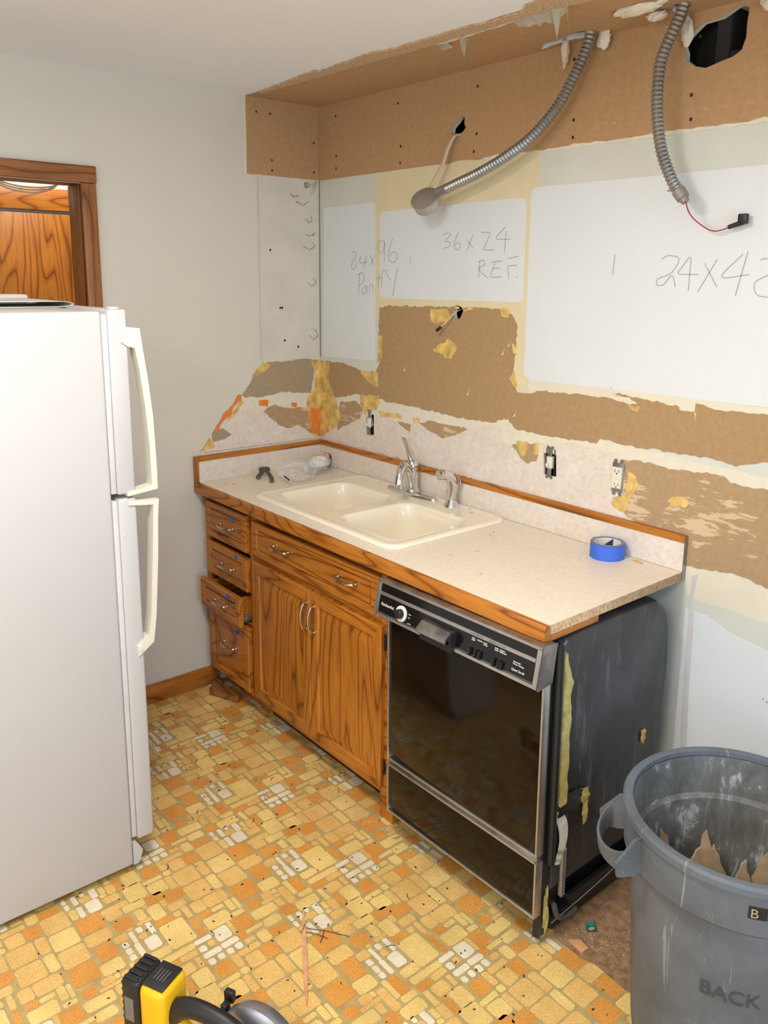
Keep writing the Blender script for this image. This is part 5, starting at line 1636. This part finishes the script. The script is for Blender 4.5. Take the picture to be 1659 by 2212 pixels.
prism(bm, [(0.262, 0.9555), (0.306, 0.9445), (0.306, 0.9365), (0.262, 0.9475)], 1, -0.3728, -0.3722)
obj('label_print', bm, 'navy', t)

t = thing('strainer_wrench', 'dark grey hand tool with a round head, left of the clear bag', 'tool', (0.09, -0.36, 0.915))
bm = B()
lathe(bm, 0.066, -0.345, [(0.020, 0.930), (0.024, 0.932), (0.024, 0.944), (0.019, 0.946), (0.017, 0.940)], 20)
obj('tool_head', bm, 'rubber_grey', t)
bm = B()
tube(bm, spline([(0.080, -0.347, 0.936), (0.120, -0.356, 0.932), (0.165, -0.372, 0.925), (0.205, -0.395, 0.922)], 6), [0.006 + 0.0002 * i for i in range(19)], 10)
obj('tool_arm', bm, 'rubber_grey', t)
bm = B()
tube(bm, spline([(0.072, -0.358, 0.933), (0.092, -0.385, 0.926), (0.122, -0.412, 0.9245)], 6), [0.007 + 0.0002 * i for i in range(13)], 10)
obj('tool_arm', bm, 'rubber_grey', t)

# crumbs on the counter
rnd = random.Random(14)
bm = B()
for x, y in ((1.14, -0.16), (1.17, -0.20), (1.245, -0.17), (1.255, -0.20), (1.50, -0.50), (1.35, -0.36), (1.32, -0.45), (0.60, -0.10), (1.02, -0.06), (1.06, -0.09), (0.52, -0.07), (1.72, -0.05), (0.10, -0.55), (0.13, -0.53), (0.30, -0.10)):
    a = rnd.uniform(0, PI)
    l_, w_ = rnd.uniform(0.004, 0.011), rnd.uniform(0.0015, 0.004)
    zz = 0.9264 if (SX0 < x < SX1 and -0.12 < y) else 0.9142
    P = [(x + l_ * math.cos(a), y + l_ * math.sin(a)), (x - w_ * math.sin(a), y + w_ * math.cos(a)), (x - l_ * math.cos(a), y - l_ * math.sin(a)), (x + w_ * math.sin(a), y - w_ * math.cos(a))]
    prism(bm, P, 2, zz, zz + 0.0012)
o = obj('crumbs', bm, 'lath', origin=(1.2, -0.2, 0.915))
tag(o, 'brown paper crumbs scattered over the countertop and sink ledge', 'debris', kind='stuff')
bm = B()
prism(bm, [(1.700, -0.048), (1.712, -0.040), (1.742, -0.046), (1.742, -0.054), (1.714, -0.050)], 2, 0.9142, 0.9175)
o = obj('paper_scrap', bm, 'glue', origin=(1.72, -0.05, 0.915))
tag(o, 'small tan scrap against the backsplash right of the blue tape roll', 'scrap')

# debris on the floor
rnd = random.Random(21)
bm = B()
for k in range(420):
    x, y = rnd.uniform(0.05, 2.3), rnd.uniform(-2.4, -0.58)
    a = rnd.uniform(0, PI)
    l_, w_ = rnd.uniform(0.0015, 0.0042), rnd.uniform(0.0008, 0.0017)
    P = [(x + s * l_ * math.cos(a) - q * w_ * math.sin(a), y + s * l_ * math.sin(a) + q * w_ * math.cos(a)) for s, q in ((1, 1), (-1, 1), (-1, -1), (1, -1))]
    prism(bm, P, 2, 0.0012, 0.0024)
for k in range(16):
    x, y = rnd.uniform(0.3, 1.8), rnd.uniform(-1.3, -0.62)
    a = rnd.uniform(0, 2 * PI)
    pts = [Vector((x + 0.012 * j * math.cos(a + 0.35 * j), y + 0.012 * j * math.sin(a + 0.35 * j), 0.002)) for j in range(3)]
    tube(bm, pts, 0.0009, 5)
o = obj('floor_debris', bm, 'black', origin=(1.2, -1.2, 0))
tag(o, 'black staples and specks scattered across the patterned floor', 'debris', kind='stuff')
rnd = random.Random(33)
bm = B()
for k in range(900):
    x = 0.5 + rnd.random() * 1.55
    y = -0.60 - abs(rnd.gauss(0, 0.055)) - 0.05 * (x < 1.2) * rnd.random()
    if x > 1.9:
        y = -0.5 + rnd.gauss(0, 0.06)
    s = rnd.uniform(0.0008, 0.0026)
    a = rnd.uniform(0, PI)
    P = [(x + s * math.cos(a + q), y + s * math.sin(a + q)) for q in (0, 2.1, 4.2)]
    prism(bm, P, 2, 0.0011, 0.0020)
o = obj('plaster_dust', bm, 'mud', origin=(1.2, -0.7, 0))
tag(o, 'pale plaster crumbs along the foot of the cabinets and dishwasher', 'debris', kind='stuff')
bm = B()
P0, P1 = Vector((1.376, -1.045, 0.004)), Vector((1.640, -1.214, 0.004))
dd = (P1 - P0).normalized()
nn = Vector((-dd.y, dd.x, 0))
pr = [(0, 0.001), (0.03, 0.0035), (0.09, 0.006), (0.15, 0.0065), (0.24, 0.0055), (0.29, 0.003), (0.313, 0.0006)]
prism(bm, [tuple((P0 + dd * s + nn * w_)[:2]) for s, w_ in pr] + [tuple((P0 + dd * s - nn * w_)[:2]) for s, w_ in pr[::-1]], 2, 0.0012, 0.006)
o = obj('wood_splinter', bm, 'lath', origin=(1.5, -1.13, 0.003))
tag(o, 'long thin pale wood splinter lying on the patterned floor', 'splinter')
bm = B()
for k, (a, b) in enumerate((((1.43, -1.075), (1.53, -1.00)), ((1.44, -1.085), (1.50, -1.05)), ((1.47, -1.04), (1.50, -1.075)), ((1.42, -1.07), (1.44, -1.095)))):
    tube(bm, [(a[0], a[1], 0.0025 + 0.001 * k), ((a[0] + b[0]) / 2, (a[1] + b[1]) / 2 + 0.003, 0.004 + 0.001 * k), (b[0], b[1], 0.0025 + 0.001 * k)], 0.0011, 5)
o = obj('twig_debris', bm, 'rubber_grey', origin=(1.47, -1.05, 0.003))
tag(o, 'cluster of dark thin slivers beside the pale wood splinter', 'debris', kind='stuff')
for k, (x, y, s, lab) in enumerate(((0.345, -1.01, 0.02, 'small pale paper flake on the floor in front of the oak baseboard'), (1.945, -0.545, 0.025, 'tan wood chip on the floor at the foot of the dishwasher corner'))):
    bm = B()
    prism(bm, [(x - s, y - s * 0.3), (x + s, y - s * 0.5), (x + s * 1.1, y + s * 0.4), (x - s * 0.2, y + s * 0.6)], 2, 0.0012, 0.003 + 0.006 * k)
    o = obj('wood_chip' if k else 'paper_flake', bm, 'lath' if k else 'paper', origin=(x, y, 0.002))
    tag(o, lab, 'scrap')
t = thing('bottle_cap', 'teal ringed cap standing on edge by the dishwasher foot', 'cap', (1.935, -0.475, 0.0))
bm = B()
lathe(bm, 0, 0, [(0.014, -0.006), (0.014, 0.006), (0.010, 0.007), (0.0098, 0.002)], 24)
xf(bm, frame((1.935, -0.475, 0.0152), (0.6, 0.8, 0), (0.25, -0.2, 1)))
obj('cap_ring', bm, 'green', t)
bm = B()
lathe(bm, 0, 0, [(0.0096, 0.002), (0.0096, 0.005)], 20)
xf(bm, frame((1.935, -0.475, 0.0152), (0.6, 0.8, 0), (0.25, -0.2, 1)))
obj('cap_disc', bm, 'letter_white', t)

# ---------------------------------------------------------------- grey bin
bx, by = 2.336, -0.529
bn = thing('trash_bin', 'large round grey plastic trash bin, scuffed, holding torn drywall scraps, right foreground', 'bin', (bx, by, 0.0))
bm = B()
lathe(bm, bx, by, [(0.02, 0.020), (0.185, 0.020), (0.196, 0.024), (0.200, 0.05), (0.229, 0.50), (0.236, 0.598)], 72, caps=False)
obj('bin_wall', bm, 'grey_bin', bn)
bm = B()
lathe(bm, bx, by, [(0.232, 0.606), (0.2255, 0.51), (0.216, 0.50), (0.190, 0.04), (0.175, 0.030), (0.01, 0.030)], 72, caps=False)
obj('bin_interior', bm, 'bin_in', bn, label='dusty inner wall')
bm = B()
lathe(bm, bx, by, [(0.2325, 0.607), (0.2335, 0.618), (0.240, 0.621), (0.250, 0.620), (0.2545, 0.614), (0.2545, 0.600), (0.250, 0.596), (0.240, 0.596)], 72, caps=False)
obj('rim', bm, 'grey_bin', bn)
bm = B()
ha = math.atan2(-0.72, -0.69)
w_ = 0.33
lathe(bm, bx, by, [(0.2365, 0.5955), (0.2475, 0.5955), (0.2465, 0.512), (0.236, 0.500), (0.2300, 0.500)], 72, caps=False)
obj('skirt', bm, 'grey_bin', bn)
for sgn, nm in ((0, 'handle'), (1, 'handle')):
    A = ha + PI * sgn
    bm = B()
    K = 16
    rings = []
    for k in range(K + 1):
        a = A - w_ + 2 * w_ * k / K
        s = math.sin(PI * k / K) ** 0.35
        r0 = 0.246 + 0.060 * s
        zt2 = 0.592 - 0.052 * s
        zb2 = 0.512 - 0.004 * s
        ca, sa = math.cos(a), math.sin(a)
        rings.append([(bx + (r0) * ca, by + r0 * sa, zt2), (bx + (r0 + 0.005) * ca, by + (r0 + 0.005) * sa, zt2 - 0.003), (bx + (r0 + 0.001) * ca, by + (r0 + 0.001) * sa, zb2), (bx + (r0 - 0.008) * ca, by + (r0 - 0.008) * sa, zb2 + 0.001), (bx + (r0 - 0.006) * ca, by + (r0 - 0.006) * sa, zt2 - 0.010)])
    loft(bm, rings, cap0=True, cap1=True)
    for s2 in (-1, 1):
        a = A + s2 * w_ * 0.93
        for off in (0.0,):
            ca, sa = math.cos(a), math.sin(a)
            tn = Vector((-sa, ca, 0)) * 0.004
            P = [(0.244, 0.594), (0.262, 0.590), (0.304, 0.541), (0.300, 0.508), (0.262, 0.504), (0.244, 0.508)]
            f_ = [bm.verts.new(Vector((bx + r * ca, by + r * sa, z)) + tn) for r, z in P]
            g_ = [bm.verts.new(Vector((bx + r * ca, by + r * sa, z)) - tn) for r, z in P]
            bm.faces.new(f_)
            bm.faces.new(g_[::-1])
            for i in range(len(P)):
                j = (i + 1) % len(P)
                bm.faces.new((f_[i], g_[i], g_[j], f_[j]))
    obj('handle', bm, 'grey_bin', bn)


def on_bin(a, z, rad, size, s, mats, name, label):
    bm = B()
    text(bm, s, size, Matrix.Identity(4), 0, 0.0003, 'LEFT')
    for v in bm.verts:
        ang = a + v.co.x / rad
        r = rad + 0.0007 + v.co.z
        v.co = Vector((bx + r * math.cos(ang), by + r * math.sin(ang), z + v.co.y))
    obj(name, bm, mats, bn, label=label)


on_bin(math.atan2(-0.80, 0.08) + 0.10, 0.322, 0.2198, 0.046, 'BACK', 'letter_dark', 'marker_lettering', 'faded marker lettering')
bm = B()
a0 = math.atan2(-0.80, 0.08) + 0.43
ra, rb = 0.2470, 0.2482
for k in range(4):
    b0, b1 = a0 + 0.035 * k, a0 + 0.035 * (k + 1)
    for f_ in ([(b0, 0.550), (b1, 0.550), (b1, 0.577), (b0, 0.577)],):
        bm.faces.new([bm.verts.new((bx + rb * math.cos(a), by + rb * math.sin(a), z)) for a, z in f_])
obj('black_print', bm, 'letter_black', bn, label='black printed block on the band')
on_bin(a0 + 0.012, 0.5535, 0.2484, 0.028, 'B', 'alu', 'printed_letter', 'pale letter in the black print')

rnd = random.Random(3)
bm = lump('x', (bx, by, 0.21), (0.165, 0.165, 0.09), 5.0, sub=4, k=0.3)
obj_ = obj('scrap_heap', bm, 'drywall_scrap', origin=(bx, by, 0.2))
tag(obj_, 'heap of torn brown drywall paper filling the grey bin', 'debris', kind='stuff')
for k, (dx, dy, hgt, wid, lean, turn, lab) in enumerate(((0.03, 0.14, 0.25, 0.085, 0.20, -0.2, 'largest brown drywall scrap, standing at the right inside the bin'),
                                             (-0.15, 0.06, 0.19, 0.020, -0.30, 0.5, 'narrow split drywall scrap, leftmost in the bin'),
                                             (-0.125, 0.03, 0.15, 0.024, 0.25, 0.2, 'short curled drywall scrap beside the leftmost one in the bin'),
                                             (-0.085, 0.08, 0.185, 0.028, -0.15, -0.1, 'pointed drywall scrap in the middle of the bin'),
                                             (-0.05, 0.095, 0.17, 0.016, -0.2, 0.3, 'thin pale drywall sliver right of the pointed scrap in the bin'),
                                             (-0.02, 0.08, 0.15, 0.022, 0.1, 0.1, 'small drywall scrap at the foot of the largest one in the bin'))):
    bm = B()
    pts = ragged([(-wid, 0), (wid, 0), (wid * 0.9, hgt * 0.6), (wid * 0.35 + (wid * 0.5 if k == 0 else 0), hgt), (-wid * 0.1, hgt * 0.93), (-wid * 0.7, hgt * 0.55)], 0.004, 0.012, k)
    prism(bm, pts, 1, -0.0035, 0.0035)
    bmesh.ops.triangulate(bm, faces=[f for f in bm.faces if len(f.verts) > 4])
    xf(bm, Matrix.Translation((bx + dx, by + dy, 0.27)) @ Matrix.Rotation(0.80 + turn, 4, 'Z') @ Matrix.Rotation(-0.25, 4, 'X') @ Matrix.Rotation(lean, 4, 'Y'))
    o = obj('drywall_scrap', bm, 'drywall_scrap', origin=(bx + dx, by + dy, 0.27))
    tag(o, lab, 'scrap', 'drywall scraps standing in the bin')

# ---------------------------------------------------------------- cordless circular saw
saw = thing('circular_saw', 'yellow and black cordless circular saw with a silver blade guard on the floor, bottom left', 'saw', (0, 0, 0))
SM = Matrix.Identity(4)


def spart(name, bm, mat, parent=saw, label=None):
    return obj(name, bm, mat, parent, label)


# local axes: x forwards (towards the blade), y to the left, z up
bm = B()
box(bm, -0.02, 0.27, -0.085, 0.085, 0.0, 0.004, 0.001)
box(bm, -0.02, 0.27, 0.080, 0.085, 0.0041, 0.012, 0.001)
spart('shoe', bm, 'silver')
bm = B()
lathe(bm, 0, 0, [(0.0, 0.0), (0.075, 0.0), (0.092, 0.006), (0.098, 0.020), (0.098, 0.036), (0.088, 0.044), (0.030, 0.048), (0.0, 0.048)], 44, caps=False)
bmesh.ops.delete(bm, geom=[v for v in bm.verts if v.co.y < -0.03], context='VERTS')
xf(bm, Matrix.Translation((0.112, 0.075, 0.088)) @ Matrix.Rotation(PI / 2, 4, 'X'))
spart('blade_guard', bm, 'silver')
bm = B()
lathe(bm, 0, 0, [(0.088, 0.012), (0.090, 0.022), (0.090, 0.030), (0.084, 0.034)], 40, a0=PI * 0.9, a1=PI * 2.1, caps=False)
xf(bm, Matrix.Translation((0.112, 0.075, 0.090)) @ Matrix.Rotation(PI / 2, 4, 'X'))
spart('lower_guard', bm, 'steel')
bm = B()
box(bm, 0.005, 0.030, 0.066, 0.080, 0.140, 0.168, 0.003)
box(bm, 0.010, 0.025, 0.045, 0.066, 0.125, 0.150, 0.003)
spart('guard_lever', bm, 'black')
bm = B()
lathe(bm, 0, 0, [(0.030, 0.0), (0.042, 0.004), (0.044, 0.06), (0.040, 0.085), (0.030, 0.095)], 28)
xf(bm, Matrix.Translation((0.150, 0.012, 0.085)) @ Matrix.Rotation(PI / 2, 4, 'X'))
spart('motor_housing', bm, 'yellow')
bm = B()
hp = spline([(-0.085, -0.005, 0.132), (-0.055, -0.004, 0.160), (-0.01, -0.002, 0.172), (0.05, 0.0, 0.166), (0.10, 0.002, 0.146), (0.135, 0.004, 0.120)], 8)
tube(bm, hp, [0.026 - 0.004 * math.sin(PI * i / (len(hp) - 1)) for i in range(len(hp))], 18, flat=(1.0, 0.85))
spart('main_handle', bm, 'black')
bm = B()
tube(bm, spline([(-0.07, -0.004, 0.110), (-0.02, -0.004, 0.090), (0.05, -0.002, 0.085), (0.11, 0.0, 0.095)], 6), 0.020, 14)
spart('lower_strut', bm, 'yellow')
bm = B()
box(bm, -0.145, -0.075, -0.046, 0.046, 0.085, 0.215, 0.018, seg=4)
hs = spart('battery_holder', bm, 'yellow')
bm = B()
box(bm, -0.138, -0.082, -0.036, 0.036, 0.2142, 0.2185, 0.002)
obj('recess_panel', bm, 'black', hs)
bm = B()
for k in range(4):
    box(bm, -0.124 + 0.008 * k, -0.120 + 0.008 * k, -0.016, 0.016, 0.2186, 0.2205, 0.0008)
obj('vent_ribs', bm, 'rubber_grey', hs)
bm = B()
box(bm, -0.196, -0.1452, -0.042, 0.042, 0.080, 0.212, 0.010, seg=3)
bt = spart('battery_pack', bm, 'black')
bm = B()
for k in range(6):
    z = 0.098 + 0.018 * k
    box(bm, -0.201, -0.1955, -0.034, 0.034, z, z + 0.009, 0.002)
for k in range(5):
    y = -0.036 + 0.016 * k
    box(bm, -0.190, -0.152, y, y + 0.008, 0.2121, 0.216, 0.0015)
obj('battery_ribs', bm, 'black', bt)
bm = B()
box(bm, -0.185, -0.160, -0.0428, -0.0421, 0.11, 0.17)
obj('battery_badge', bm, 'letter_grey', bt)
saw.location = (1.644, -1.488, 0.0012)
saw.rotation_euler = (0, 0, math.radians(25))
